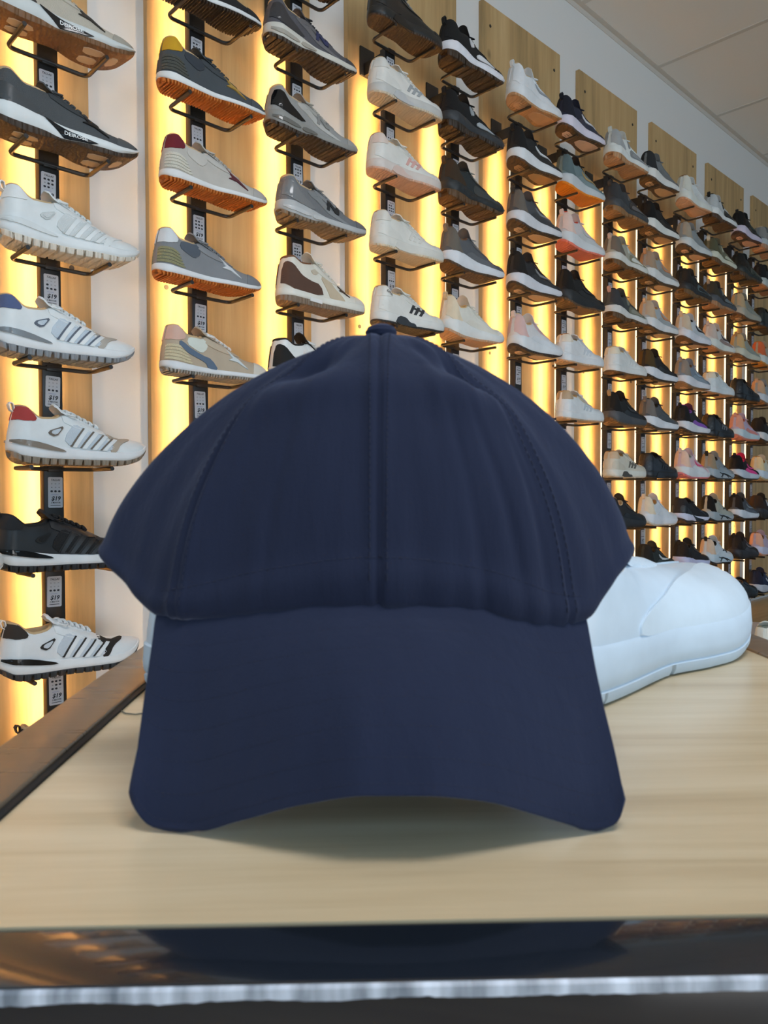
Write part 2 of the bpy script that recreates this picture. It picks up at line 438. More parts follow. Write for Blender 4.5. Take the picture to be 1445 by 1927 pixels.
STYLES = {
 'retro': dict(L=.285, wide=.92, zb=[(0, .008), (.07, .001), (.2, 0), (.72, 0), (.88, .006), (1, .022)],
               zo=[(0, .016), (.07, .009), (.3, .008), (.75, .007), (.9, .012), (1, .028)],
               zm=[(0, .030), (.1, .026), (.35, .020), (.75, .017), (.9, .021), (1, .033)],
               zt=[(0, .098), (.03, .110), (.10, .108), (.20, .089), (.30, .088), (.38, .098), (.48, .089), (.62, .071), (.76, .055), (.88, .051), (1, .049)], tongue=.018),
 'stripe': dict(L=.288, wide=1.0, zb=[(0, .016), (.08, .004), (.2, 0), (.70, 0), (.88, .010), (1, .034)],
               zo=[(0, .029), (.08, .018), (.3, .0135), (.75, .0125), (.9, .022), (1, .043)],
               zm=[(0, .050), (.12, .046), (.35, .036), (.6, .031), (.8, .030), (.93, .038), (1, .050)],
               zt=[(0, .105), (.03, .116), (.10, .112), (.20, .093), (.30, .095), (.38, .106), (.48, .096), (.62, .078), (.76, .062), (.88, .060), (1, .060)], tongue=.018),
 'wedge': dict(L=.300, wide=1.05, zb=[(0, .018), (.10, .003), (.2, 0), (.36, .003), (.48, .005), (.62, 0), (.75, .001), (.9, .012), (1, .034)],
               zo=[(0, .030), (.1, .016), (.3, .014), (.42, .009), (.55, .011), (.75, .011), (.9, .022), (1, .042)],
               zm=[(0, .052), (.1, .050), (.35, .038), (.6, .030), (.8, .027), (.93, .035), (1, .048)],
               zt=[(0, .104), (.03, .118), (.10, .114), (.20, .095), (.30, .096), (.38, .104), (.48, .094), (.62, .076), (.76, .060), (.88, .058), (1, .058)], tongue=.016),
 'dad': dict(L=.298, wide=1.0, zb=[(0, .014), (.08, .002), (.2, 0), (.33, .003), (.42, .010), (.52, .004), (.62, 0), (.75, 0), (.9, .009), (1, .030)],
               zo=[(0, .024), (.08, .012), (.3, .009), (.42, .014), (.55, .009), (.75, .006), (.9, .015), (1, .036)],
               zm=[(0, .048), (.1, .044), (.3, .036), (.5, .026), (.75, .021), (.92, .028), (1, .042)],
               zt=[(0, .098), (.03, .112), (.09, .110), (.18, .091), (.28, .089), (.37, .101), (.48, .090), (.62, .072), (.76, .056), (.88, .053), (1, .052)], tongue=.018),
 'court': dict(L=.292, wide=.98, zb=[(0, .006), (.07, .001), (.2, 0), (.75, 0), (.9, .005), (1, .018)],
               zo=[(0, .012), (.07, .007), (.3, .006), (.75, .006), (.9, .010), (1, .024)],
               zm=[(0, .034), (.1, .033), (.35, .031), (.7, .029), (.9, .031), (1, .040)],
               zt=[(0, .098), (.03, .108), (.09, .106), (.18, .090), (.28, .089), (.37, .101), (.48, .091), (.62, .074), (.76, .060), (.88, .058), (1, .056)], tongue=.014),
 'mid': dict(L=.292, wide=1.0, zb=[(0, .006), (.07, .001), (.2, 0), (.75, 0), (.9, .006), (1, .020)],
               zo=[(0, .020), (.07, .018), (.3, .016), (.75, .010), (.9, .013), (1, .026)],
               zm=[(0, .038), (.1, .036), (.35, .033), (.7, .029), (.9, .031), (1, .040)],
               zt=[(0, .108), (.03, .120), (.10, .120), (.20, .108), (.30, .112), (.38, .122), (.48, .106), (.62, .082), (.76, .062), (.88, .058), (1, .056)], tongue=.024),
 'knit': dict(L=.290, wide=1.02, zb=[(0, .020), (.08, .006), (.2, 0), (.70, 0), (.88, .010), (1, .032)],
               zo=[(0, .030), (.08, .015), (.25, .008), (.75, .007), (.9, .017), (1, .038)],
               zm=[(0, .058), (.1, .056), (.3, .047), (.5, .038), (.75, .030), (.92, .034), (1, .046)],
               zt=[(0, .116), (.03, .133), (.08, .123), (.18, .096), (.27, .101), (.36, .114), (.48, .098), (.62, .078), (.76, .061), (.88, .058), (1, .057)], tongue=.030),
 'wavy': dict(L=.292, wide=1.07, zb=[(0, .018), (.08, .004), (.2, 0), (.36, .003), (.46, .009), (.56, .003), (.70, 0), (.88, .010), (1, .030)],
               zo=[(0, .036), (.08, .028), (.2, .024), (.32, .018), (.46, .020), (.60, .014), (.75, .010), (.9, .019), (1, .038)],
               zm=[(0, .062), (.1, .060), (.25, .052), (.4, .041), (.55, .038), (.75, .032), (.92, .035), (1, .046)],
               zt=[(0, .114), (.03, .130), (.09, .120), (.18, .097), (.27, .102), (.36, .114), (.48, .098), (.62, .079), (.76, .062), (.88, .058), (1, .057)], tongue=.030),
}
CS, CE = .030, .350                               # where the collar opening starts and ends

class Shape:
    def __init__(s, st):
        s.L = st['L']; s.wide = st['wide']
        s.zb, s.zo, s.zm, top = (curve(st[k]) for k in ('zb', 'zo', 'zm', 'zt'))
        def zt(x):                                # the top line, rounded off over the toe
            z = top(x)
            if x > .84:
                b = s.zm(x) - .002
                z = b + (z - b) * max(0, 1 - ((x - .84) / .16) ** 2.6) ** .5
            return z
        s.zt = zt
        s.st = st
    def w(s, x): return half_width(x) * s.wide
    def o(s, x):
        if x <= CS or x >= CE: return 0.0
        t = (x - CS) / (CE - CS)
        return .026 * s.wide * min(1, math.sqrt(max(0, 1 - (max(0, .30 - t) / .30) ** 2))) * min(1, math.sqrt(max(0, 1 - (max(0, t - .55) / .45) ** 2)))
    def up(s, x, zf, d=0.0):                      # the upper's outer side, height fraction zf, lifted by d
        w = s.w(x) * .97; o = min(s.o(x), w * .80)
        z0, z1 = s.zm(x) - .004, s.zt(x)
        zf = min(max(zf, 0), 1)
        e = .40 if x < .4 else .40 + .16 * min(1, (x - .4) / .3)
        y = o + (w - o) * max(0, 1 - zf ** 2.0) ** e
        lean = .012 * max(0, 1 - x / .12) * zf ** 1.5 if x < .12 else 0
        return Vector(((x * s.L) + lean, -y, z0 + (z1 - z0) * zf))
    def up_n(s, x, zf):
        e = .004
        a = s.up(min(x + e, .999), zf) - s.up(max(x - e, .001), zf)
        b = s.up(x, min(zf + .01, 1)) - s.up(x, max(zf - .01, 0))
        n = a.cross(b)
        if n.length < 1e-12: return Vector((0, -1, 0))
        n.normalize()
        return n if n.y < 0 or n.z > .5 else -n
    def upd(s, x, zf, d): return s.up(x, zf) + s.up_n(x, zf) * d
    def ring(s, x, off):                          # outer side of the sole outline, pushed out by off
        e = .003
        w = s.w(x)
        t = Vector((2 * e * s.L, s.w(min(1, x + e)) - s.w(max(0, x - e)), 0))
        if x < .002: n = Vector((-1, 0, 0))
        elif x > .998: n = Vector((1, 0, 0))
        else: n = Vector((-t.y, t.x, 0)).normalized()
        return Vector((x * s.L + n.x * off, -(w + n.y * off), 0))
    def midd(s, x, zf, d):
        p = s.ring(x, d + .002); p.z = s.zo(x) + (s.zm(x) - s.zo(x)) * zf
        return p
    def botd(s, x, yf, d):                        # underside: yf -1 outer edge .. 1 inner edge
        return Vector((x * s.L, yf * s.w(x), s.zb(x) - d))

def stations(n):
    return [.5 - .5 * math.cos(PI * i / n) for i in range(n + 1)]

def upper_mesh(s):
    xs = stations(44); nv = 12; v = []; f = []
    xs[0] = .0005; xs[-1] = .9995
    zs = [math.sin(PI / 2 * j / nv) ** .9 for j in range(nv + 1)]
    for x in xs:
        left = [s.up(x, z) for z in zs]
        v += left + [Vector((p.x, -p.y, p.z)) for p in left]
    m = nv + 1
    for i in range(len(xs) - 1):
        for sd in (0, 1):
            for j in range(nv):
                a = i * 2 * m + sd * m + j; b = a + 2 * m
                f.append((a, a + 1, b + 1, b))
        if s.o((xs[i] + xs[i + 1]) / 2) == 0:
            a = i * 2 * m + nv; b = a + 2 * m
            f.append((a, a + m, b + m, b))
    for i in (0, len(xs) - 1):                    # close the heel and toe seams
        for j in range(nv):
            a = i * 2 * m + j
            f.append((a, a + 1, a + m + 1, a + m))
    mb = MB(); mb.add(v, f)
    bm = bmesh.new()
    me = mb.mesh('upper', True, 60)
    bm.from_mesh(me); bmesh.ops.remove_doubles(bm, verts=bm.verts, dist=1e-5); bmesh.ops.recalc_face_normals(bm, faces=bm.faces)
    bm.to_mesh(me); bm.free()
    return me

def lining_mesh(s):
    xs = [CS + (CE - CS) * t for t in stations(22)]
    ringp = []
    for x in xs: ringp.append(s.up(x, 1.0))
    loop = ringp + [Vector((p.x, -p.y, p.z)) for p in ringp[-2:0:-1]]
    n = len(loop); c = Vector(((CS + CE) / 2 * s.L, 0, 0))
    levels = []
    for inset, dz in ((-.0022, -.004), (-.0026, .0008), (-.0005, .0032), (.0025, .0030), (.0050, .0), (.0040, -.012), (.0015, -.032), (.003, None)):
        r = []
        for i, p in enumerate(loop):
            t = (loop[(i + 1) % n] - loop[i - 1]); nrm = Vector((t.y, -t.x, 0))
            nrm = nrm.normalized() if nrm.length > 1e-9 else Vector((0, 1, 0))
            if nrm.dot(c - Vector((p.x, p.y, 0))) < 0: nrm = -nrm
            q = p + nrm * inset
            q.z = (p.z + dz) if dz is not None else s.zm(.2) + .004
            r.append(q)
        levels.append(r)
    v = [q for r in levels for q in r]; f = []
    for k in range(len(levels) - 1):
        for i in range(n): f.append((k * n + i, k * n + (i + 1) % n, (k + 1) * n + (i + 1) % n, (k + 1) * n + i))
    f.append(tuple(range((len(levels) - 1) * n, len(levels) * n)))
    return MB().add(v, f).mesh('lining', True, 60)

def sole_mesh(s, name, lo, hi, prof, notch=None, n=64, wave=None):
    xs = stations(n); v = []; f = []
    def pt(x, off, z): p = s.ring(x, off); p.z = z; return p
    rows = []
    for t, off in prof:
        r = []
        for x in xs:
            a, b_ = lo(x), hi(x); o = off; tt = t
            z = a + (b_ - a) * tt
            if notch:
                ph = (x * notch[0]) % 1.0
                if ph < notch[1] and t < .6: o -= .006; z = max(z, a + (b_ - a) * .62)
            if wave and .2 < t < .8: o += wave[1] * math.sin(x * wave[0] * 2 * PI)
            r.append(pt(x, o, z))
        rows.append(r)
    m = n + 1
    for r in rows: v += r + [Vector((p.x, -p.y, p.z)) for p in r]
    for k in range(len(rows) - 1):
        for sd in (0, 1):
            for i in range(n):
                a = k * 2 * m + sd * m + i; b = a + 2 * m
                f.append((a, a + 1, b + 1, b))
    for k in (0, len(rows) - 1):
        for i in range(n):
            a = k * 2 * m + i
            f.append((a, a + 1, a + m + 1, a + m))
    me = MB().add(v, f).mesh(name, True, 40)
    bm = bmesh.new(); bm.from_mesh(me); bmesh.ops.remove_doubles(bm, verts=bm.verts, dist=1e-5); bmesh.ops.recalc_face_normals(bm, faces=bm.faces); bm.to_mesh(me); bm.free()
    me.set_sharp_from_angle(angle=math.radians(40))
    return me

def chaikin(p, n=1):
    for _ in range(n):
        q = []
        for i in range(len(p)):
            a, b_ = p[i], p[(i + 1) % len(p)]
            q += [(a[0] * .78 + b_[0] * .22, a[1] * .78 + b_[1] * .22), (a[0] * .22 + b_[0] * .78, a[1] * .22 + b_[1] * .78)]
        p = q
    return p
def inside(p, x, y):
    c = False
    for i in range(len(p)):
        (x1, y1), (x2, y2) = p[i], p[i - 1]
        if (y1 > y) != (y2 > y) and x < (x2 - x1) * (y - y1) / (y2 - y1) + x1: c = not c
    return c
def overlay(mb, poly, fn, d=.0014, sides=(-1,), smooth=1, gx=.03, gy=.12, skirt=.0022):
    """a thin raised panel: polygon in surface coordinates laid over the surface fn(u, v, lift)"""
    p = chaikin(poly, smooth) if smooth else list(poly)
    q = []
    for i in range(len(p)):
        a, b_ = p[i], p[(i + 1) % len(p)]
        k = max(1, int(max(abs(a[0] - b_[0]) / gx, abs(a[1] - b_[1]) / gy)))
        q += [(a[0] + (b_[0] - a[0]) * t / k, a[1] + (b_[1] - a[1]) * t / k) for t in range(k)]
    n = len(q); pts = [Vector(a) for a in q]
    x0, x1 = min(a[0] for a in q), max(a[0] for a in q); y0, y1 = min(a[1] for a in q), max(a[1] for a in q)
    for i in range(1, int((x1 - x0) / gx) + 1):
        for j in range(1, int((y1 - y0) / gy) + 1):
            x, y = x0 + i * gx, y0 + j * gy
            if inside(q, x, y) and min((x - a[0]) ** 2 / gx ** 2 + (y - a[1]) ** 2 / gy ** 2 for a in q) > .1: pts.append(Vector((x, y)))
    vv, _, ff, *_ = delaunay_2d_cdt(pts, [], [list(range(n))], 1, 1e-6)
    top = [fn(a.x, a.y, d) for a in vv]
    edges = {}
    for t in ff:
        for i in range(len(t)):
            e = (t[i], t[(i + 1) % len(t)])
            edges[tuple(sorted(e))] = edges.get(tuple(sorted(e)), 0) + 1
    rim = [e for e, c in edges.items() if c == 1]
    rv = sorted({i for e in rim for i in e}); idx = {i: len(top) + k for k, i in enumerate(rv)}
    low = [fn(vv[i].x, vv[i].y, d - skirt) for i in rv]
    faces = [tuple(t) for t in ff] + [(a, b_, idx[b_], idx[a]) for a, b_ in rim]
    for sd in sides:
        mb.add([(a.x, a.y * -sd, a.z) for a in top + low], faces)
    return mb

def stroke(pts, w):                               # a tapering line as a polygon
    out_a, out_b = [], []
    for i, (x, y, *k) in enumerate(pts):
        a = pts[max(0, i - 1)]; b_ = pts[min(len(pts) - 1, i + 1)]
        dx, dy = (b_[0] - a[0]) * 3.2, b_[1] - a[1]; l = math.hypot(dx, dy) or 1
        ww = w * (k[0] if k else 1)
        out_a.append((x - dy / l * ww / 3.2, y + dx / l * ww)); out_b.append((x + dy / l * ww / 3.2, y - dx / l * ww))
    return out_a + out_b[::-1]

HEEL_TAB = [(.004, .62), (.004, .96), (.03, 1), (.10, 1), (.165, .93), (.15, .74), (.09, .60)]
TOE_CAP = [(.775, .0), (.79, .45), (.84, .97), (.93, .99), (.985, .60), (.992, .0)]
EYESTAY = [(.36, .995), (.345, .80), (.40, .66), (.56, .66), (.70, .88), (.66, .995)]
DEER = [(.525, .90), (.60, .69), (.645, .63), (.745, .20), (.625, .45), (.53, .42), (.578, .575)]
SWOOSH = [(.36, .62), (.375, .44), (.44, .36), (.53, .44), (.74, .84), (.53, .56), (.44, .50), (.40, .54)]
def bars(x0, n, w, gap, lean, z0, z1):
    return [[(x0 + i * gap, z0), (x0 + w + i * gap, z0), (x0 + w + lean + i * gap, z1), (x0 + lean + i * gap, z1)] for i in range(n)]
NLET = [(.455, .36), (.485, .36), (.50, .64), (.545, .36), (.58, .36), (.605, .80), (.575, .80), (.558, .54), (.515, .80), (.48, .80)]
# each style's raised panels: part name, colour key, finish, surface, polygons, sides, smoothing
PANELS = {
 'retro': [('heel_tab', 'h', 'suede', 'up', [HEEL_TAB], (-1, 1), 1),
           ('heel_panel', 'p', 'mesh', 'up', [[(.01, .08 + .085 * i), (.01, .15 + .085 * i), (.20 - .012 * i, .15 + .085 * i), (.22 - .012 * i, .11 + .085 * i), (.20 - .012 * i, .08 + .085 * i)] for i in range(5)], (-1, 1), 0),
           ('quarter_panel', 'q', 'suede', 'up', [[(.19, .95), (.17, .70), (.24, .58), (.30, .50), (.37, .60), (.37, .90), (.29, .97)]], (-1,), 1),
           ('side_wave', 'w', 'suede', 'up', [[(.10, .62), (.17, .64), (.30, .44), (.40, .30), (.46, .03), (.36, .03), (.34, .20), (.24, .34), (.10, .47)]], (-1,), 1),
           ('toe_cap', 't', 'suede', 'up', [TOE_CAP], (-1, 1), 1), ('eyestay', 'e', 'suede', 'up', [EYESTAY], (-1, 1), 1),
           ('side_logo', 's', 'print', 'up', [[(x * .8 + .13, y * .8 + .13) for x, y in DEER]], (-1,), 0)],
 'stripe': [('heel_tab', 'h', 'suede', 'up', [HEEL_TAB], (-1, 1), 1),
           ('mesh_window', 'q', 'mesh', 'up', [[(.385, .10), (.34, .30), (.44, .82), (.60, .74), (.70, .34), (.66, .10)]], (-1,), 1),
           ('side_stripes', 's', 'print', 'up', [b_ for b_ in bars(.385, 4, .013, .068, .10, .10, .72)], (-1,), 0),
           ('stripe_bands', 'u', 'leather', 'up', [b_ for b_ in bars(.400, 4, .030, .068, .10, .09, .74)], (-1,), 0),
           ('side_vent', 's', 'print', 'up', [[(.23, .46), (.255, .62), (.36, .70), (.285, .36)]], (-1,), 1),
           ('vent_mesh', 'q', 'mesh', 'up', [[(.252, .49), (.268, .60), (.335, .655), (.288, .43)]], (-1,), 1),
           ('heel_unit', 'p', 'gloss', 'mid', [[(.012, .70), (.012, 1.04), (.20, 1.04), (.33, .82), (.36, .60), (.20, .60)]], (-1, 1), 1),
           ('toe_strap', 't', 'suede', 'up', [[(.655, .02), (.70, .02), (.755, .60), (.86, .93), (.84, .99), (.74, .86), (.66, .99), (.645, .84), (.705, .62)]], (-1,), 1),
           ('eyestay', 'e', 'leather', 'up', [EYESTAY], (-1, 1), 1)],
 'wedge': [('heel_panel', 'h', 'leather', 'up', [[(.01, .02), (.01, .60), (.10, .50), (.24, .34), (.30, .02)]], (-1, 1), 1),
           ('sole_wedge', 'p', 'gloss', 'mid', [[(.30, .98), (.43, .02), (.60, .0), (.645, .20), (.50, .62)]], (-1,), 0),
           ('side_logo', 's', 'print', 'up', [[(x * .8 + .13, y * .8 + .13) for x, y in DEER]], (-1,), 0), ('toe_cap', 't', 'suede', 'up', [TOE_CAP], (-1, 1), 1),
           ('eyestay', 'e', 'suede', 'up', [EYESTAY], (-1, 1), 1),
           ('sole_window', 'w', 'foam', 'bot', [[(.13, -.62), (.13, .05), (.30, -.12), (.27, -.62)], [(.14, .2), (.14, .65), (.28, .62), (.27, .1)], [(.60, -.66), (.62, -.1), (.74, -.2), (.75, -.66)], [(.62, .15), (.62, .7), (.74, .62), (.74, .05)], [(.80, -.5), (.80, .45), (.87, .25), (.87, -.4)]], (-1,), 1)],
 'dad': [('heel_panel', 'h', 'gloss', 'up', [[(.01, .10), (.01, .78), (.08, .80), (.22, .46), (.36, .06)]], (-1, 1), 1),
           ('side_logo', 's', 'print', 'up', [NLET], (-1,), 0),
           ('side_panel', 'q', 'leather', 'up', [[(.25, .90), (.24, .74), (.42, .30), (.62, .06), (.72, .06), (.56, .30), (.46, .52), (.34, .90)]], (-1,), 1),
           ('heel_unit', 'p', 'gloss', 'mid', [[(.02, .20), (.02, .52), (.22, .50), (.28, .30), (.22, .16)], [(.28, .20), (.30, .56), (.40, .56), (.46, .40), (.44, .10), (.34, .10)]], (-1, 1), 1),
           ('toe_cap', 't', 'suede', 'up', [TOE_CAP], (-1, 1), 1), ('eyestay', 'e', 'suede', 'up', [EYESTAY], (-1, 1), 1)],
 'court': [('heel_tab', 'h', 'leather', 'up', [HEEL_TAB], (-1, 1), 1),
           ('side_bars', 's', 'leather', 'up', [b_ for b_ in bars(.40, 3, .034, .062, .085, .22, .78)] + [[(.45, .46), (.60, .46), (.61, .56), (.46, .56)]], (-1,), 0),
           ('heel_wrap', 'p', 'leather', 'mid', [[(.18, -.15), (.23, .80), (.34, .80), (.40, .30), (.47, .30), (.49, -.15)]], (-1,), 1),
           ('quarter_panel', 'q', 'leather', 'up', [[(.02, .04), (.02, .50), (.12, .50), (.26, .40), (.33, .04)]], (-1, 1), 1),
           ('toe_cap', 't', 'leather', 'up', [TOE_CAP], (-1, 1), 1), ('eyestay', 'e', 'leather', 'up', [EYESTAY], (-1, 1), 1)],
 'mid': [('heel_panel', 'h', 'suede', 'up', [[(.005, .02), (.005, .82), (.05, .84), (.14, .62), (.26, .46), (.40, .34), (.43, .02)]], (-1, 1), 1),
           ('ankle_window', 'q', 'mesh', 'up', [[(.28, .80), (.38, .80), (.40, .72), (.36, .62), (.31, .66)]], (-1,), 1),
           ('side_panel', 'w', 'suede', 'up', [[(.40, .62), (.52, .72), (.55, .50), (.62, .30), (.66, .02), (.50, .02), (.47, .30)]], (-1,), 1),
           ('sole_label', 'p', 'foam', 'mid', [[(.26, -.25), (.26, .32), (.40, .32), (.40, -.25)]], (-1,), 0),
           ('side_logo', 's', 'print', 'up', [[(x * .55 + .305, y * .42 + .32) for x, y in DEER]], (-1,), 0),
           ('toe_cap', 't', 'leather', 'up', [TOE_CAP], (-1, 1), 1), ('eyestay', 'e', 'leather', 'up', [EYESTAY], (-1, 1), 1)],
 'knit': [('heel_counter', 'h', 'suede', 'up', [[(.004, .02), (.004, .97), (.05, 1), (.10, .90), (.13, .40), (.20, .02)]], (-1, 1), 1),
           ('side_logo', 's', 'print', 'up', [SWOOSH], (-1,), 0),
           ('side_panel', 'q', 'leather', 'up', [[(.22, .03), (.30, .34), (.46, .30), (.66, .40), (.76, .03)]], (-1,), 1),
           ('toe_cap', 't', 'mesh', 'up', [TOE_CAP], (-1, 1), 1), ('eyestay', 'e', 'leather', 'up', [EYESTAY], (-1, 1), 1),
           ('sole_window', 'w', 'foam', 'bot', [[(.10, -.45), (.10, .45), (.24, .35), (.30, 0), (.24, -.35)], [(.40, -.6), (.40, .6), (.80, .62), (.86, 0), (.80, -.62)]], (-1,), 1)],
 'wavy': [('heel_counter', 'h', 'suede', 'up', [[(.004, .02), (.004, .97), (.05, 1), (.12, .92), (.20, .50), (.27, .02)]], (-1, 1), 1),
           ('side_plate', 'q', 'gloss', 'up', [[(.40, .02), (.37, .24), (.44, .56), (.60, .44), (.78, .24), (.86, .02)]], (-1,), 1),
           ('side_logo', 's', 'leather', 'up', [[(.44, .10), (.43, .24), (.49, .42), (.60, .28), (.72, .12)], [(.34, .40), (.33, .80), (.38, .90), (.41, .70), (.40, .48)]], (-1,), 1),
           ('toe_cap', 't', 'leather', 'up', [TOE_CAP], (-1, 1), 1), ('eyestay', 'e', 'leather', 'up', [EYESTAY], (-1, 1), 1)],
}
PANELS['roo'] = [p for p in PANELS['knit'] if p[0] not in ('side_logo', 'sole_window')] + [
    ('side_logo', 's', 'print', 'up', [stroke([(.50, .50), (.53, .62), (.60, .66), (.64, .58), (.60, .50)], .028)], (-1,), 0),
    ('sole_emblem', 's', 'print', 'mid', [stroke([(.28, .74, .3), (.36, .66, .7), (.46, .72, 1.3), (.56, .60, 1.2), (.66, .30, .8), (.74, .14, .3)], .09),
                                       stroke([(.42, .66, 1.2), (.40, .36, 1.0), (.36, .20, .9), (.41, .14, .5)], .07), stroke([(.52, .62, .9), (.57, .34, .8), (.60, .16, .5)], .06)], (-1,), 0)]
STYLES['roo'] = STYLES['knit']

def lace_mesh(s):
    mb = MB()
    n = 6
    for i in range(n):
        x = .395 + .042 * i
        hw = .0165 - .0008 * i
        for k in (0, 1):
            sg = 1 if k else -1
            pts = []
            for j in range(9):
                t = j / 8 * 2 - 1
                xx = x + sg * t * .012 + .006 * k
                z = s.zt(xx) + .0085 - .007 * t * t
                pts.append((xx * s.L, t * hw, z))
            mb.tube(pts, .0026, 6)
    # a bow at the top of the lacing
    x = .385
    for sg in (-1, 1):
        c = Vector((x * s.L, 0, s.zt(x) + .008))
        loop = [c + Vector((.010 * math.sin(2 * PI * j / 12) * .9 + .006 * (1 - math.cos(2 * PI * j / 12)), sg * .013 * (1 - math.cos(2 * PI * j / 12)), -.006 * (1 - math.cos(2 * PI * j / 12)))) for j in range(12)]
        mb.tube(loop, .0019, 5, closed=True)
    return mb.mesh('laces', True, 80)

def tongue_mesh(s):
    T = s.st['tongue']; zc = s.zt(.36)
    path = [(.66, s.zt(.66) - .001), (.56, s.zt(.56) + .0025), (.46, s.zt(.46) + .003), (.385, s.zt(.385) + .0035), (.345, zc + .004 + T * .35), (.318, zc + .004 + T * .8), (.305, zc + .003 + T)]
    th = [.002, .003, .004, .005, .006, .006, .0045]; hw = [.012, .015, .017, .019, .0215, .021, .016]
    v = []; f = []; m = 9
    for i, (x, z) in enumerate(path):
        a = path[max(0, i - 1)]; b_ = path[min(len(path) - 1, i + 1)]
        t = Vector(((b_[0] - a[0]) * s.L, 0, b_[1] - a[1])).normalized(); n = Vector((t.z, 0, -t.x))
        if n.z < 0: n = -n
        for side in (1, -1):
            for j in range(m):
                y = (j / (m - 1) * 2 - 1); c = 1 - y * y * .75
                p = Vector((x * s.L, y * hw[i], z - .006 * y * y)) + n * (side * th[i] * .5 * (c ** .5))
                v.append(p)
    for i in range(len(path) - 1):
        for sd in (0, 1):
            for j in range(m - 1):
                a = i * 2 * m + sd * m + j
                f.append((a, a + 1, a + 2 * m + 1, a + 2 * m))
        for j in (0, m - 1):
            a = i * 2 * m + j
            f.append((a, a + m, a + 3 * m, a + 2 * m))
    for i in (0, len(path) - 1):
        for j in range(m - 1):
            a = i * 2 * m + j
            f.append((a, a + 1, a + m + 1, a + m))
    return MB().add(v, f).mesh('tongue', True, 60)

def pull_mesh(s, h, w):
    x, z = .018 * s.L + .0065, s.zt(.02) - .012
    pts = [(x + .003, z), (x - .006, z + .006), (x - .0095, z + .012 + h * .5), (x - .006, z + .012 + h), (x + .0005, z + .010 + h), (x + .003, z + .004 + h * .5)]
    mb = MB(); v = []; f = []
    n = len(pts)
    for (px, pz) in pts:
        for y in (-w / 2, w / 2): v.append((px, y, pz))
    cx, cz = sum(p[0] for p in pts) / n, sum(p[1] for p in pts) / n
    for (px, pz) in pts:
        for y in (-w / 2, w / 2): v.append((cx + (px - cx) * .62, y, cz + (pz - cz) * .80))
    for i in range(n):
        j = (i + 1) % n
        f += [(2 * i, 2 * j, 2 * j + 1, 2 * i + 1), (2 * n + 2 * i, 2 * n + 2 * j, 2 * n + 2 * j + 1, 2 * n + 2 * i + 1),
              (2 * i, 2 * j, 2 * n + 2 * j, 2 * n + 2 * i), (2 * i + 1, 2 * j + 1, 2 * n + 2 * j + 1, 2 * n + 2 * i + 1)]
    return mb.add(v, f).mesh('pull_tab', True, 40)

NOTCH = {'stripe': (17, .16), 'wedge': None, 'dad': (23, .2), 'wavy': (9, .12), 'retro': (40, .4), 'knit': None, 'roo': None, 'court': None, 'mid': None}
KIT = {}
def kit(style):                                   # the shared meshes of one style
    if style in KIT: return KIT[style]
    s = Shape(STYLES[style]); k = {'s': s}
    k['upper'] = upper_mesh(s); k['lining'] = lining_mesh(s); k['laces'] = lace_mesh(s); k['tongue'] = tongue_mesh(s)
    bulge = .004 if style in ('knit', 'roo', 'wavy', 'wedge') else .0025
    k['midsole'] = sole_mesh(s, 'midsole', s.zo, s.zm, [(0, .0), (.12, .0015), (.35, bulge * .8), (.6, bulge * .6), (.9, .001), (1, -.0012)], wave=(11, .0012) if style == 'wavy' else None)
    k['outsole'] = sole_mesh(s, 'outsole', s.zb, s.zo, [(0, -.004), (.10, -.001), (.5, .0008), (.9, .0012), (1, .0)], notch=NOTCH.get(style), n=180 if NOTCH.get(style) else 64)
    k['pull_tab'] = pull_mesh(s, .014 if style in ('knit', 'roo', 'wavy') else .010, .013)
    k['panels'] = []
    for name, key, fin, surf, polys, sides, sm in PANELS[style]:
        fn = {'up': s.upd, 'mid': s.midd, 'bot': s.botd}[surf]
        mb = MB()
        d = .0030 if name in ('side_logo', 'vent_mesh', 'stripe_bands') else .0036 if name == 'side_stripes' else .0022 if name in ('mesh_window', 'eyestay', 'toe_strap', 'side_vent', 'sole_wedge', 'heel_unit', 'side_wave') else .0016
        if surf == 'up':
            polys = [[(min(max(x, .003), .994), min(max(z, 0), .995)) for x, z in p] for p in polys]
        for p in polys:
            heel = surf != 'bot' and min(q[0] for q in p) < .03
            overlay(mb, p, fn, d, sides, sm, skirt=.0028, gx=.009 if heel else .03 if surf != 'bot' else .05, gy=.07 if heel else .12 if surf != 'bot' else .25)
            if name in ('sole_window', 'heel_unit'):
                k['panels'].append((name, key, fin, mb.mesh(name, True, 40))); mb = MB()
        if mb.v: k['panels'].append((name, key, fin, mb.mesh(name, True, 40)))
    KIT[style] = k
    return k

def on_shoe_text(s, txt, size, fn, cu, cv, du, dv, slope=0.0):
    v, f = text_geo(txt, 1.0, .02)
    w = max(abs(p[0]) for p in v) * 2
    out = []
    for p in v:
        u = p[0] / w * du; q = p[1] * dv
        out.append(fn(cu + u, cv + q + slope * u, .0042))
    mb = MB(); mb.add(out, f)
    return mb.mesh('lettering', False)
FIN = {'retro': ('suede', 'foam'), 'stripe': ('leather', 'foam'), 'wedge': ('mesh', 'foam'), 'dad': ('mesh', 'foam'), 'court': ('leather', 'leather'),
       'mid': ('leather', 'foam'), 'knit': ('mesh', 'foam'), 'wavy': ('suede', 'foam'), 'roo': ('mesh', 'foam')}

